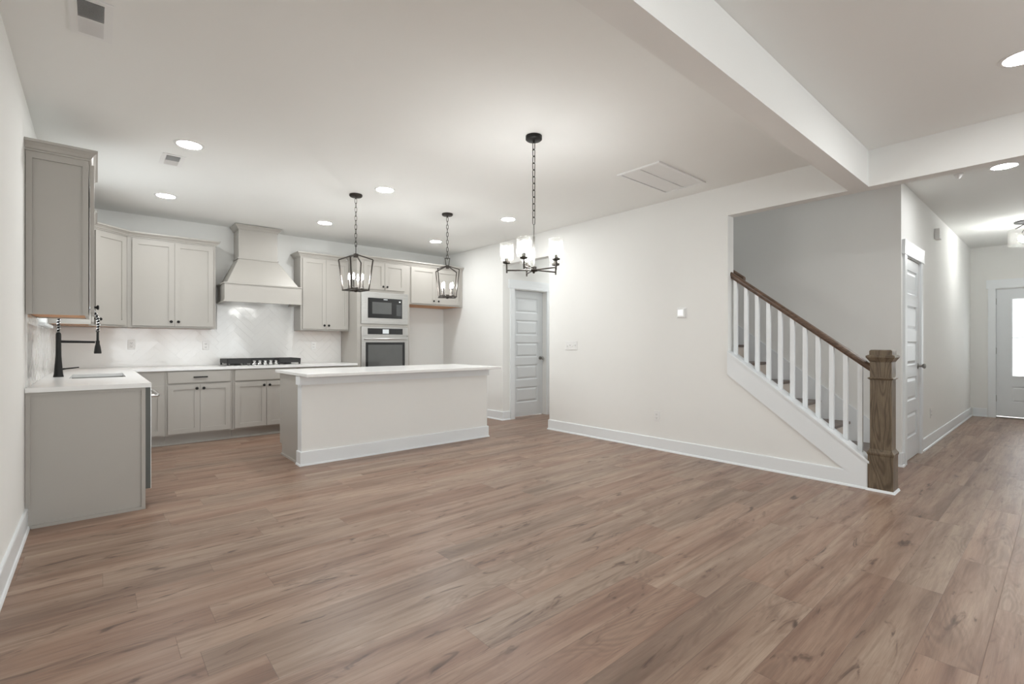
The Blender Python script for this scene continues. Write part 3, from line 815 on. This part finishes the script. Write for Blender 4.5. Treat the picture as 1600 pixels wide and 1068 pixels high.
m = MB(); m.box(hx0+0.12, hx1-0.12, 6.93, 7.30, 1.785, 1.811)
o = hp_(m.build('vent_insert', M['steel'], weld=False)); o['label'] = 'steel vent insert'
for x in (1.47, 1.865):
    m = MB(); m.cyl((x, 7.24, 1.7845), (0,0,-1), 0.028, 0.004, 20)
    hp_(m.build('hood_lamp', M['hoodlamp'], weld=False))

# --- cooktop
ck = thing('gas_cooktop', 'black cast-iron grate gas cooktop with silver knobs on the white back counter', 'cooktop', (1.665, 7.04, CT), 0)
m = MB(); m.box(-0.455, 0.455, -0.235, 0.255, 0.001, 0.008); m.build('tray', M['steel'], ck, bevel=0.003)
for gx0_, gx1_ in ((-0.44, -0.155), (-0.15, 0.15), (0.155, 0.44)):
    m = MB(); mid = gx0_ == -0.15
    y0_ = -0.10 if mid else -0.20
    for x in (gx0_+0.006, gx1_-0.006): m.box(x-0.006, x+0.006, y0_, 0.24, 0.036, 0.088)
    for y in (y0_+0.006, 0.03, 0.234): m.box(gx0_+.006, gx1_-.006, y-0.006, y+0.006, 0.030, 0.088)
    xm = (gx0_+gx1_)/2; m.box(xm-0.006, xm+0.006, y0_+0.01, 0.23, 0.054, 0.088)
    for x in (gx0_+0.012, gx1_-0.012):
        for y in (y0_+0.012, 0.228): m.box(x-0.01, x+0.01, y-0.01, y+0.01, 0.0085, 0.052)
    m.build('grate', M['grate'], ck, weld=False)
for x, y in ((-0.30, -0.09), (-0.30, 0.14), (0, 0.07), (0.30, -0.09), (0.30, 0.14)):
    m = MB(); m.lathe([(0,0),(0.045,0),(0.045,0.010),(0.034,0.012),(0.034,0.020),(0,0.022)], 20, (x, y, 0.0085)); m.build('burner', M['grate'], ck, smooth=True)
for k in range(5):
    x = -0.13 + 0.065*k
    m = MB(); m.lathe([(0,0),(0.024,0),(0.024,0.008),(0.019,0.012),(0.018,0.042),(0,0.044)], 20, (x, -0.180, 0.0215), (0, -0.45, 1)); m.build('knob', M['chrome'], ck, smooth=True)

# --- microwave
mw = thing('microwave_oven', 'built-in stainless microwave above the wall oven', 'microwave', (TX0+0.057, YT, 1.480), 0)
W2, H2 = 0.758, 0.472
m = MB()
m.box(0, 0.10, -0.022, 0.0, 0, H2); m.box(W2-0.10, W2, -0.022, 0, 0, H2); m.box(0.10, W2-0.10, -0.022, 0, 0, 0.085); m.box(0.10, W2-0.10, -0.022, 0, H2-0.085, H2)
m.box(0.01, W2-0.01, 0.001, 0.45, 0.006, H2-0.006)
m.build('trim_frame', M['steel'], mw, weld=False)
m = MB(); m.box(0.102, W2-0.102, -0.030, -0.0, 0.087, H2-0.087)
f_ = m.build('door', M['glassblack'], mw, bevel=0.003)
m = MB(); m.box(0.165, 0.475, -0.0315, -0.0303, 0.15, 0.325); m.build('window', M['glassgrey'], f_)
m = MB(); m.box(0.60, 0.625, -0.0315, -0.0303, 0.335, 0.352); m.build('display', M['screen'], f_)
m = MB()
for a in range(4):
    for b in range(8): m.box(0.565+a*0.020, 0.572+a*0.020, -0.0312, -0.0303, 0.135+b*0.022, 0.140+b*0.022)
m.build('keypad', M['display'], f_, weld=False)
m = MB(); m.box(0.345, 0.41, -0.0312, -0.0303, 0.362, 0.372); m.build('badge', M['display'], f_)
# --- wall oven
ovn = thing('wall_oven', 'built-in stainless steel wall oven under the microwave', 'oven', (TX0+0.057, YT, 0.705), 0)
m = MB(); m.box(0.008, W2-0.008, 0.001, 0.55, 0.002, 0.728); m.build('body', M['steel'], ovn)
m = MB(); m.box(0, W2, -0.028, 0, 0.598, 0.732)
p_ = m.build('control_panel', M['steel'], ovn, bevel=0.002)
m = MB(); m.box(0.095, W2-0.095, -0.0300, -0.0283, 0.618, 0.708); m.build('touch_panel', M['glassblack'], p_)
m = MB(); m.box(0.33, 0.43, -0.0315, -0.0303, 0.630, 0.695); m.build('display', M['display'], p_)
m = MB()
m.box(0, 0.06, -0.034, -0.001, 0.0, 0.588); m.box(W2-0.06, W2, -0.034, -0.001, 0, 0.588); m.box(0.06, W2-0.06, -0.034, -0.001, 0.50, 0.588); m.box(0.06, W2-0.06, -0.034, -0.001, 0, 0.09)
d_ = m.build('door', M['steel'], ovn, weld=False)
m = MB(); m.box(0.061, W2-0.061, -0.030, -0.002, 0.091, 0.499); m.build('window_surround', M['glassblack'], d_)
m = MB(); m.box(0.10, W2-0.10, -0.0312, -0.0303, 0.13, 0.462); m.build('window', M['glassgrey'], d_)
m = MB(); m.tube([(0.045, -0.034, 0.548), (0.045, -0.070, 0.548), (0.07, -0.082, 0.548), (W2-0.07, -0.082, 0.548), (W2-0.045, -0.070, 0.548), (W2-0.045, -0.034, 0.548)], 0.0125, 10)
m.build('handle', M['steel'], d_, smooth=True)

# ------------------------------------------------------------------ island
IX0, IX1, IY0, IY1 = 1.50, 3.765, 4.845, 5.58
isl = thing('kitchen_island', 'white-panelled kitchen island with grey cabinets on its far side', 'kitchen island', ((IX0+IX1)/2, 5.2, 0), 0)
def ip(o, lab=None):
    reparent(o, isl)
    if lab: o['label'] = lab
    return o
m = MB(); m.box(IX0, IX1, IY0, 4.955, 0, CT-0.032); ip(m.build('front_wall', M['wall']), 'warm white painted front wall')
m = MB(); m.sweep([(IX0, 4.955), (IX0, IY0), (IX1, IY0), (IX1, 4.955)], [(0, 0), (0.026, 0), (0.026, 0.006), (0.022, 0.016), (0.017, 0.018), (0.017, 0.130), (0.014, 0.137), (0, 0.137)])
ip(m.build('baseboard', M['trim']), 'white baseboard')
m = MB(); m.sweep([(IX0, 4.955), (IX0, IY0), (IX1, IY0), (IX1, 4.955)], [(0, 0.782), (0.022, 0.782), (0.022, CT-0.033), (0, CT-0.033)])
ip(m.build('apron', M['trim']))
for xa in (IX0-0.004, IX1+0.0005):
    m = MB(); m.box(xa, xa+0.0035, 4.846, 4.954, 0.137, 0.782); ip(m.build('end_board', M['trim'], weld=False))
m = MB(); m.box(IX0+0.002, IX1-0.002, 4.956, IY1, 0.115, CT-0.032); m.box(IX0+0.002, IX1-0.002, 4.956, IY1-0.075, 0, 0.1155)
m.box(IX0-0.010, IX0+0.0025, 4.985, IY1-0.075, 0, 0.018)
ip(m.build('cabinet_body', M['cab'], weld=False), 'grey cabinet body')
nd = 4; wd_ = (IX1-IX0-0.04)/nd
for k in range(nd):
    a = IX0+0.02+k*wd_
    mm = MB(); mm.panels(-(a+wd_-0.003), -(a+0.003), 0.135, 0.70, -IY1-0.021, -IY1-0.001, [(-(a+wd_-0.06), -(a+0.06), 0.19, 0.645)], [(0, 0.009)])
    bmesh.ops.transform(mm.b, matrix=Matrix.Rotation(PI, 4, 'Z'), verts=mm.b.verts)
    d_ = ip(mm.build('door', M['cab']))
    mm = MB(); mm.box(a+0.003, a+wd_-0.003, IY1+0.001, IY1+0.021, 0.722, 0.855); ip(mm.build('drawer', M['cab']))
o = MB().box(1.470, 3.800, 4.600, 5.640, CT-0.030, CT).build('island_countertop', M['counter'], bevel=0.003)
tag(shift(o, (2.6, 5.1, CT-0.03)), 'long white quartz slab on top of the island, overhanging its front', 'countertop')

# ------------------------------------------------------------------ staircase
st = thing('staircase', 'enclosed staircase with dark treads rising behind the white balusters', 'staircase', (5.35, 1.22, 0), 0)
RH, RU, Y0 = 0.195, 0.26, 1.215
NS = 12
for k in range(NS):
    yk = Y0+RU*k; zk = RH*(k+1)
    m = MB(); m.box(XSI+0.022, XW-0.018, yk-0.025, yk+RU+0.0, zk-0.028, zk)
    reparent(m.build('tread', M['tread'], bevel=0.006), st)
    m = MB(); m.box(XSI+0.022, XW-0.018, yk, yk+0.018, zk-RH+(0 if k == 0 else 0.001), zk-0.029)
    reparent(m.build('riser', M['riser']), st)
yt = Y0+RU*NS
for xa, xb in ((XW-0.017, XW-0.002), (XSI+0.002, XSI+0.02)):
    s0, y0_ = 0.752, 1.20
    m = MB(); m.prism([(y0_, 0), (yt, (yt-1.30)*0.75), (yt, 0.36+(yt-y0_)*s0), (y0_, 0.36)], 0, xa, xb)
    if xa > 5: reparent(m.build('skirt_board', M['trim']), st)
    else:
        m2 = MB(); m2.prism([(2.21, 0.5), (yt, (yt-1.30)*0.75), (yt, 0.36+(yt-y0_)*s0), (2.21, 0.36+(2.21-y0_)*s0)], 0, xa, xb); reparent(m2.build('skirt_board', M['trim']), st)
        m.b.free()
sl = (1.093-0.222)/(2.205-1.062)
def kz(y): return 0.222 + (y-1.062)*sl
# white stringer trim on the room face and cap on the knee wall
m = MB()
m.prism([(1.062, 0.0), (1.062, kz(1.062)), (2.205, kz(2.205)), (2.205, kz(2.205)-0.215), (1.225, 0.135), (1.225, 0.0)], 0, XS-0.0155, XS-0.0005)
struct(m.build('trim_5', M['trim']))
m = MB(); m.hexa([(XS-0.022, 1.048, kz(1.048)), (XSI+0.012, 1.048, kz(1.048)), (XSI+0.012, 2.204, kz(2.204)), (XS-0.022, 2.204, kz(2.204)),
                  (XS-0.022, 1.048, kz(1.048)+0.020), (XSI+0.012, 1.048, kz(1.048)+0.020), (XSI+0.012, 2.204, kz(2.204)+0.020), (XS-0.022, 2.204, kz(2.204)+0.020)])
m.box(XS-0.0155, XSI, 1.048, 1.0615, 0, kz(1.05))
struct(m.build('trim_6', M['trim'], weld=False))
rl = thing('stair_railing', 'stair railing with oak handrail, white square balusters and oak newel post', 'railing', (4.80, 1.0, 0), 0)
def rp(o): return reparent(o, rl)
BX = 4.822
hs = 0.772
def rz_(y): return 0.962 + (y-1.07)*hs       # underside
prof = [(-0.018, 0), (0.018, 0), (0.022, 0.018), (0.030, 0.026), (0.031, 0.044), (0.024, 0.058), (0.010, 0.064), (-0.010, 0.064), (-0.024, 0.058), (-0.031, 0.044), (-0.030, 0.026), (-0.022, 0.018)]
m = MB(); ya, yb = 1.045, 2.204
A = [m.b.verts.new((BX+a, ya, rz_(ya)+b)) for a, b in prof]; B = [m.b.verts.new((BX+a, yb, rz_(yb)+b)) for a, b in prof]
m.b.faces.new(A[::-1]); m.b.faces.new(B)
for i in range(len(prof)):
    j = (i+1) % len(prof); m.b.faces.new((A[i], A[j], B[j], B[i]))
rp(m.build('handrail', M['rail'])); 
b0 = None
for k in range(11):
    y = 1.130 + 0.1033*k; zb_ = kz(y)+0.021; ztp = rz_(y)+0.002; hw = 0.0165
    m = MB(); m.hexa([(-hw,-hw,kz(y-hw)+.0205-zb_), (hw,-hw,kz(y-hw)+.0205-zb_), (hw,hw,kz(y+hw)+.0205-zb_), (-hw,hw,kz(y+hw)+.0205-zb_),
                      (-hw,-hw,rz_(y-hw)-zb_), (hw,-hw,rz_(y-hw)-zb_), (hw,hw,rz_(y+hw)-zb_), (-hw,hw,rz_(y+hw)-zb_)])
    o = m.build('baluster', M['trim']); o.location = (BX, y, zb_); rp(o)
# newel
nx, ny = 4.803, 0.9755
def ring_box(m, h0, h1, z0, z1):
    m.hexa([(nx-h0, ny-h0, z0), (nx+h0, ny-h0, z0), (nx+h0, ny+h0, z0), (nx-h0, ny+h0, z0), (nx-h1, ny-h1, z1), (nx+h1, ny-h1, z1), (nx+h1, ny+h1, z1), (nx-h1, ny+h1, z1)])
m = MB()
for h0, h1, z0, z1 in ((0.083, 0.083, 0.0, 0.285), (0.083, 0.088, 0.285, 0.297), (0.088, 0.088, 0.297, 0.308), (0.088, 0.074, 0.308, 0.328), (0.076, 0.071, 0.328, 0.336),
                       (0.0705, 0.0705, 0.336, 0.895), (0.072, 0.086, 0.892, 0.904), (0.086, 0.074, 0.904, 0.912), (0.0705, 0.0705, 0.912, 1.040),
                       (0.072, 0.078, 1.036, 1.048), (0.078, 0.094, 1.048, 1.072), (0.094, 0.094, 1.072, 1.084), (0.094, 0.080, 1.084, 1.092), (0.074, 0.074, 1.092, 1.122), (0.074, 0.066, 1.122, 1.132)):
    ring_box(m, h0, h1, z0, z1)
nw = m.build('newel_post', M['newel'], weld=False); shift(nw, (nx, ny, 0)); rp(nw)
m = MB(); ring_box(m, 0.096, 0.088, 0.0, 0.018); o = m.build('shoe_moulding', M['trim'])
o.parent = nw; o.matrix_parent_inverse = (Matrix.Translation((4.80,1.0,0)) @ nw.matrix_parent_inverse).inverted() if False else Matrix.Translation((-nx, -ny, 0))
# wall-mounted rail inside the stairwell
m = MB(); ya, yb = 2.13, 3.9
def wz(y): return 1.80 + (y-2.13)*0.75
for_ = [(a*0.9, b*0.9) for a, b in prof]
A = [m.b.verts.new((4.94+a, ya, wz(ya)+b)) for a, b in for_]; B = [m.b.verts.new((4.94+a, yb, wz(yb)+b)) for a, b in for_]
m.b.faces.new(A[::-1]); m.b.faces.new(B)
for i in range(len(for_)):
    j = (i+1) % len(for_); m.b.faces.new((A[i], A[j], B[j], B[i]))
wr = thing('wall_handrail', 'short end of a dark wall-mounted handrail at the top left of the stair opening', 'handrail', (4.94, 2.13, 1.8), 0)
reparent(m.build('rail', M['rail']), wr)
for y in (2.45, 3.4):
    m = MB(); m.tube([(XSI+0.004, y, wz(y)-0.06), (4.92, y, wz(y)-0.05), (4.94, y, wz(y)+0.0)], 0.006, 8); reparent(m.build('bracket', M['nickel'], smooth=True), wr)

# ------------------------------------------------------------------ lights
def downlight(x, y, label):
    r = thing('recessed_light', label, 'ceiling light', (x, y, H), 0, 'recessed ceiling lights')
    m = MB(); m.lathe([(0.083, -0.001), (0.083, -0.006), (0.100, -0.004), (0.104, -0.0005), (0.083, -0.001)], 40); m.build('trim_ring', M['plastic'], r, smooth=True)
    m = MB(); m.lathe([(0, -0.005), (0.083, -0.005)], 40); o = m.build('diffuser', M['lamp'], r, recalc=False)
    for p in o.data.polygons:
        pass
    return r
dl = downlight(0.552, 4.525, 'large glowing round ceiling light nearest the left wall cabinet, beside the small vent')
for x, y, lab in ((0.556, 6.25, 'round ceiling light near the back wall, over the left end of the grey uppers'),
                  (2.24, 6.30, 'round ceiling light near the back wall, in front of the range hood'),
                  (2.22, 4.545, 'round ceiling light in mid ceiling, just right of the left lantern pendant'),
                  (3.93, 6.33, 'round ceiling light near the back wall, just left of the right lantern pendant'),
                  (3.915, 4.60, 'round ceiling light left of the chandelier chain, near the white wall'),
                  (3.836, 0.155, 'round ceiling light at the right picture edge, above the beam'),
                  (0.85, 0.155, 'added round fill light over the front left of the room, out of view'),  # unseen, added to lift the foreground floor and left wall
                  (3.836, -2.3, 'added round fill light at the right rear of the room, behind the viewer'),  # unseen, added as fill from behind the camera
                  (0.85, -2.3, 'added round fill light at the left rear of the room, behind the viewer'),  # second added rear fill lamp, also unseen
                  (6.25, 5.2, 'added unseen fill light inside the short passage before the five-panel door'),  # unseen, added to brighten the panelled door
                  (6.06, 0.365, 'round ceiling light in the entry hall ceiling beyond the header')):
    dup(dl, (x, y, H), 0, lab)
dup(dl, (5.35, 3.0, 5.3), 0, 'added unseen fill light high above the stairs on the upper floor')  # unseen, added to brighten the far stairwell wall

def chain(m, z0, z1, L, r, wr):
    n = max(2, round((z1-z0)/(L-2.2*wr))); step = (z1-z0)/n
    for k in range(n):
        zc = z0+step*(k+0.5); hl = step/2+wr*1.1; pts = []
        for q in range(12):
            a = 2*PI*q/12; lx = r*math.cos(a); lz = (hl-r)*(1 if math.sin(a) >= 0 else -1) + r*math.sin(a)
            pts.append((lx, 0, zc+lz) if k % 2 == 0 else (0, lx, zc+lz))
        m.tube(pts, wr, 6, closed=True)
    return m
def lantern(label, x, y, rz, mt):
    r = thing('lantern_pendant', label, 'pendant light', (x, y, H), rz, 'lantern pendants over the island')
    m = MB(); m.lathe([(0, -0.0005), (0.066, -0.0005), (0.066, -0.016), (0.058, -0.024), (0.012, -0.028), (0.006, -0.045), (0, -0.046)], 32); m.build('canopy', mt, r, smooth=True)
    m = MB(); chain(m, -0.545, -0.045, 0.052, 0.0105, 0.0030); m.build('chain', mt, r, smooth=True)
    # cage: corner radius a at the shoulder, b at the base
    zs, zb, za = -0.685, -1.005, -0.632
    a, b, t = 0.127, 0.095, 0.011
    m = MB(); S = [(1,1),(-1,1),(-1,-1),(1,-1)]
    for i, (sx, sy) in enumerate(S):
        tx, ty = S[(i+1) % 4]
        m.bar((sx*a, sy*a, zs), (sx*b, sy*b, zb), t)
        m.bar((sx*a, sy*a, zs), (sx*0.012, sy*0.012, za), t)
        m.bar((sx*(b+.004), sy*(b+.004), zb), (tx*(b+.004), ty*(b+.004), zb), t)
    m.box(-0.018, 0.018, -0.018, 0.018, za-0.03, za+0.010)
    m.bar((-b, -b, zb), (b, b, zb), t*.8); m.bar((-b, b, zb), (b, -b, zb), t*.8)
    m.build('cage', mt, r, weld=False)
    m = MB(); u = 0.008
    m.bar((-0.016, 0, za+0.005), (-0.028, 0, za+0.095), u); m.bar((0.016, 0, za+0.005), (0.028, 0, za+0.095), u); m.bar((-0.031, 0, za+0.095), (0.031, 0, za+0.095), u); m.bar((-0.018, 0, za+0.008), (0.018, 0, za+0.008), u)
    m.build('hanging_loop', mt, r, weld=False)
    m = MB(); m.lathe([(0, -0.022), (0.012, -0.02), (0.024, -0.006), (0.026, 0.012), (0.020, 0.03), (0, 0.032)], 20, (0, 0, zb)); m.build('hub', mt, r, smooth=True)
    for k in range(4):
        an = PI/4+PI/2*k+0.12; cx, cy = 0.074*math.cos(an), 0.052*math.sin(an)
        m = MB(); m.lathe([(0, 0.0), (0.015, 0.002), (0.016, 0.012), (0.009, 0.016), (0.0085, 0.095), (0, 0.096)], 14, (cx, cy, zb+0.012)); m.tube([(0, 0, zb+0.01), (cx, cy, zb+0.016)], 0.004, 6)
        c_ = m.build('candle_sleeve', M['candle'], r, smooth=True)
        m = MB(); m.lathe([(0, 0), (0.006, 0.002), (0.011, 0.018), (0.0115, 0.028), (0.007, 0.050), (0.002, 0.068), (0, 0.070)], 14, (cx, cy, zb+0.107)); m.build('bulb', M['bulb2'], c_, smooth=True)
    return r
p1 = lantern('open metal lantern pendant over the left end of the island, nearer the range hood', 2.064, 4.90, math.radians(5), M['iron'])
p2 = dup(p1, (3.205, 4.90, H), math.radians(-27), 'open metal lantern pendant over the right end of the island, before the refrigerator cabinet')
for c in p1.children:
    if c.name.startswith('hanging_loop'): c.rotation_euler = (0, 0, math.radians(62))

# chandelier
ch = thing('chandelier', 'five-light chandelier with seeded glass shades hanging on a long chain', 'chandelier', (2.501, 2.64, H), 0)
m = MB(); m.lathe([(0, -0.0005), (0.062, -0.0005), (0.062, -0.026), (0.055, -0.032), (0.010, -0.034), (0.006, -0.050), (0, -0.051)], 32); m.build('canopy', M['black'], ch, smooth=True)
m = MB(); chain(m, -0.665, -0.050, 0.058, 0.0115, 0.0030); m.build('chain', M['iron'], ch, smooth=True)
m = MB(); m.tube([(0, 0, -0.665), (0, 0, -0.76)], 0.0045, 10); m.lathe([(0.0045, 0), (0.009, 0.003), (0.009, 0.04), (0.0045, 0.045)], 12, (0, 0, -0.80)); m.tube([(0, 0, -0.80), (0, 0, -0.99)], 0.008, 12)
m.build('stem', M['nickel'], ch, smooth=True)
m = MB(); m.lathe([(0, -0.022), (0.006, -0.022), (0.010, -0.012), (0.030, -0.006), (0.034, 0.002), (0.020, 0.008), (0.022, 0.026), (0.012, 0.030), (0, 0.030)], 24, (0, 0, -1.015)); m.build('hub', M['iron'], ch, smooth=True)
view = math.atan2(-2.64, -2.501)      # direction from the lamp towards the room centre
for k in range(5):
    an = view + math.radians(-20+72*k); R_ = 0.205
    cx, cy = R_*math.cos(an), R_*math.sin(an)
    m = MB(); m.tube([(0.02*math.cos(an), 0.02*math.sin(an), -1.012), (cx, cy, -1.012)], 0.0055, 8); m.tube([(cx, cy, -1.032), (cx, cy, -0.962)], 0.0065, 10)
    m.lathe([(0, 0), (0.012, 0.0), (0.030, 0.006), (0.030, 0.018), (0, 0.020)], 20, (cx, cy, -0.964))
    m.lathe([(0.014, 0), (0.014, 0.028), (0, 0.028)], 14, (cx, cy, -0.945))
    a_ = m.build('arm', M['iron'], ch, smooth=True)
    m = MB(); m.lathe([(0, 0), (0.012, 0.003), (0.013, 0.015), (0.026, 0.042), (0.029, 0.058), (0.024, 0.078), (0.010, 0.090), (0, 0.092)], 20, (cx, cy, -0.917)); m.build('bulb', M['bulb'], a_, smooth=True)
    m = MB(); m.lathe([(0.030, 0.0), (0.046, 0.004), (0.053, 0.014), (0.054, 0.136), (0.0515, 0.136), (0.0505, 0.016), (0.030, 0.003)], 32, (cx, cy, -0.945)); m.build('glass_shade', M['seeded'], a_, smooth=True)

# hall flush-mount light
fl = thing('flush_ceiling_light', 'semi-flush ceiling light with a pale drum shade near the front door', 'ceiling light', (9.0, 0.31, H), 0)
m = MB(); m.lathe([(0, -0.0005), (0.15, -0.0005), (0.15, -0.018), (0.05, -0.03), (0.008, -0.032), (0.008, -0.30), (0, -0.30)], 32)
for k in range(3):
    a = 2*PI*k/3+.4; m.tube([(0.04*math.cos(a), 0.04*math.sin(a), -0.026), (0.20*math.cos(a), 0.20*math.sin(a), -0.11)], 0.006, 8)
m.build('canopy', M['black'], fl, smooth=True)
m = MB(); m.lathe([(0.205, -0.105), (0.205, -0.30), (0.201, -0.30), (0.201, -0.105), (0.205, -0.105)], 48); m.build('lamp_shade', M['seeded'], fl, smooth=True)
for k in range(3):
    a = 2*PI*k/3+1.2; m = MB(); m.lathe([(0, 0), (0.02, 0.01), (0.028, 0.04), (0.02, 0.07), (0, 0.085)], 14, (0.09*math.cos(a), 0.09*math.sin(a), -0.25)); m.tube([(0, 0, -0.29), (0.09*math.cos(a), 0.09*math.sin(a), -0.25)], 0.005, 6)
    m.build('bulb', M['hallbulb'], fl, smooth=True)

# ------------------------------------------------------------------ ceiling and wall fittings
def register(x0, x1, y0, y1, label, n, dark_first):
    r = thing('ceiling_vent', label, 'air vent', ((x0+x1)/2, (y0+y1)/2, H), 0, 'ceiling air vents')
    hx, hy, b = (x1-x0)/2, (y1-y0)/2, 0.032
    m = MB()
    for a in (((-hx-b), -hx, -hy-b, hy+b), (hx, hx+b, -hy-b, hy+b), (-hx, hx, -hy-b, -hy), (-hx, hx, hy, hy+b)):
        m.box(a[0], a[1], a[2], a[3], -0.005, -0.0005)
    m.box(-hx, hx, -0.003, 0.003, -0.006, -0.0005)
    m.build('frame', M['plastic'], r, weld=False)
    m = MB(); m.box(-hx, hx, -hy, hy, -0.0015, -0.0008); m.build('duct_opening', M['slot'], r)
    m = MB()
    for k in range(n):
        y = -hy + (k+0.5)*2*hy/n; s_ = -1 if y < 0 else 1; p = hy/n
        m.hexa([(-hx, y-s_*p*0.8, -0.002), (hx, y-s_*p*0.8, -0.002), (hx, y-s_*p*0.8+0.0008, -0.0018), (-hx, y-s_*p*0.8+0.0008, -0.0018),
                (-hx, y+s_*p*0.5, -0.010), (hx, y+s_*p*0.5, -0.010), (hx, y+s_*p*0.5+0.0008, -0.0098), (-hx, y+s_*p*0.5+0.0008, -0.0098)])
    m.build('louvre', M['plastic'], r, weld=False)
    return r
register(-0.068, 0.028, 2.93, 3.235, 'white slatted vent in the upper left of the ceiling, nearest the viewer', 30, True)
register(0.44, 0.535, 4.88, 5.12, 'small white ceiling vent between the two left round ceiling lights', 22, True)
hz = thing('return_air_grille', 'large flat white return grille in the ceiling to the right of the chandelier', 'air vent', (4.055, 2.51, H), 0)
m = MB(); m.box(-0.405, 0.405, -0.22, -0.195, -0.014, -0.0005); m.box(-0.405, 0.405, 0.195, 0.22, -0.014, -0.0005); m.box(-0.405, -0.38, -0.195, 0.195, -0.014, -0.0005); m.box(0.38, 0.405, -0.195, 0.195, -0.014, -0.0005)
m.box(-0.38, 0.38, -0.004, 0.004, -0.013, -0.0005)
m.build('frame', M['plastic'], hz, weld=False)
m = MB()
for k in range(32):
    y = -0.19+k*0.0123; m.hexa([(-0.38, y, -0.003), (0.38, y, -0.003), (0.38, y+0.001, -0.003), (-0.38, y+0.001, -0.003), (-0.38, y+0.0115, -0.0055), (0.38, y+0.0115, -0.0055), (0.38, y+0.0125, -0.0055), (-0.38, y+0.0125, -0.0055)])
m.build('louvre', M['plastic'], hz, weld=False)
m = MB(); m.lathe([(0, -0.0005), (0.036, -0.0005), (0.036, -0.006), (0.030, -0.010), (0.022, -0.030), (0.010, -0.045), (0, -0.046)], 20); o = m.build('sprinkler_cap', M['plastic'], smooth=True)
o.location = (6.03, 0.66, H); tag(o, 'small white cone-shaped fitting on the hall ceiling by the round light', 'ceiling sensor')
# thermostat
th = thing('thermostat', 'square white thermostat on the wall left of the stair opening', 'thermostat', (XS, 2.704, 1.51), -PI/2)
m = MB(); m.box(-0.058, 0.058, -0.006, -0.0005, -0.056, 0.056); m.build('backplate', M['plastic'], th, bevel=0.003)
m = MB(); m.box(-0.046, 0.046, -0.024, -0.006, -0.046, 0.046); m.build('body', M['plastic'], th, bevel=0.004)
m = MB(); m.box(-0.030, 0.030, -0.0252, -0.0243, -0.028, 0.034); m.build('screen', M['screen'], th)
# switch plate with four toggles, outlets
sw = thing('switch_plate', 'white four-gang switch plate on the long white wall', 'light switch', (XS, 4.282, 1.158), -PI/2)
m = MB(); m.box(-0.105, 0.105, -0.006, -0.0005, -0.058, 0.058); m.build('plate', M['plastic'], sw, bevel=0.003)
for k in range(4):
    m = MB(); x = -0.069+0.046*k; m.box(x-0.005, x+0.005, -0.016, -0.006, -0.004 if k % 2 else -0.014, 0.014 if k % 2 else 0.004); m.build('toggle', M['plastic'], sw, bevel=0.001)
def outlet(label, loc, rz):
    r = thing('wall_outlet', label, 'electrical outlet', loc, rz, 'duplex wall outlets')
    m = MB(); m.box(-0.036, 0.036, -0.006, -0.0005, -0.058, 0.058); m.build('plate', M['plastic'], r, bevel=0.003)
    for z in (-0.020, 0.020):
        m = MB(); m.box(-0.017, 0.017, -0.009, -0.0055, z-0.014, z+0.014); s_ = m.build('socket', M['plastic'], r, bevel=0.002)
        m = MB(); m.box(-0.008, -0.006, -0.0095, -0.0088, z-0.004, z+0.006); m.box(0.006, 0.008, -0.0095, -0.0088, z-0.004, z+0.006); m.box(-0.002, 0.002, -0.0095, -0.0088, z-0.010, z-0.006)
        m.build('slots', M['slot'], s_, weld=False)
    return r
ol = outlet('white outlet low on the long white wall below the thermostat', (XS, 3.002, 0.375), -PI/2)
dup(ol, (0.318, YB-0.0105, 1.172), 0, 'white outlet on the tiled back wall below the diagonal corner cabinet')
dup(ol, (1.079, YB-0.0105, 1.160), 0, 'white outlet on the tiled back wall just left of the cooktop')
dup(ol, (2.453, YB-0.0105, 1.156), 0, 'white outlet on the tiled back wall to the right of the cooktop')
dup(ol, (7.36, YH, 0.375), 0, 'white outlet low on the entry hall wall past the panelled door')
# door chime
m = MB(); m.box(-0.075, 0.075, -0.050, -0.0005, -0.062, 0.062); o = m.build('door_chime', M['plastic'], bevel=0.008); o.location = (7.675, YH, 2.50)
tag(o, 'white box-shaped door chime high on the entry hall wall', 'door chime')
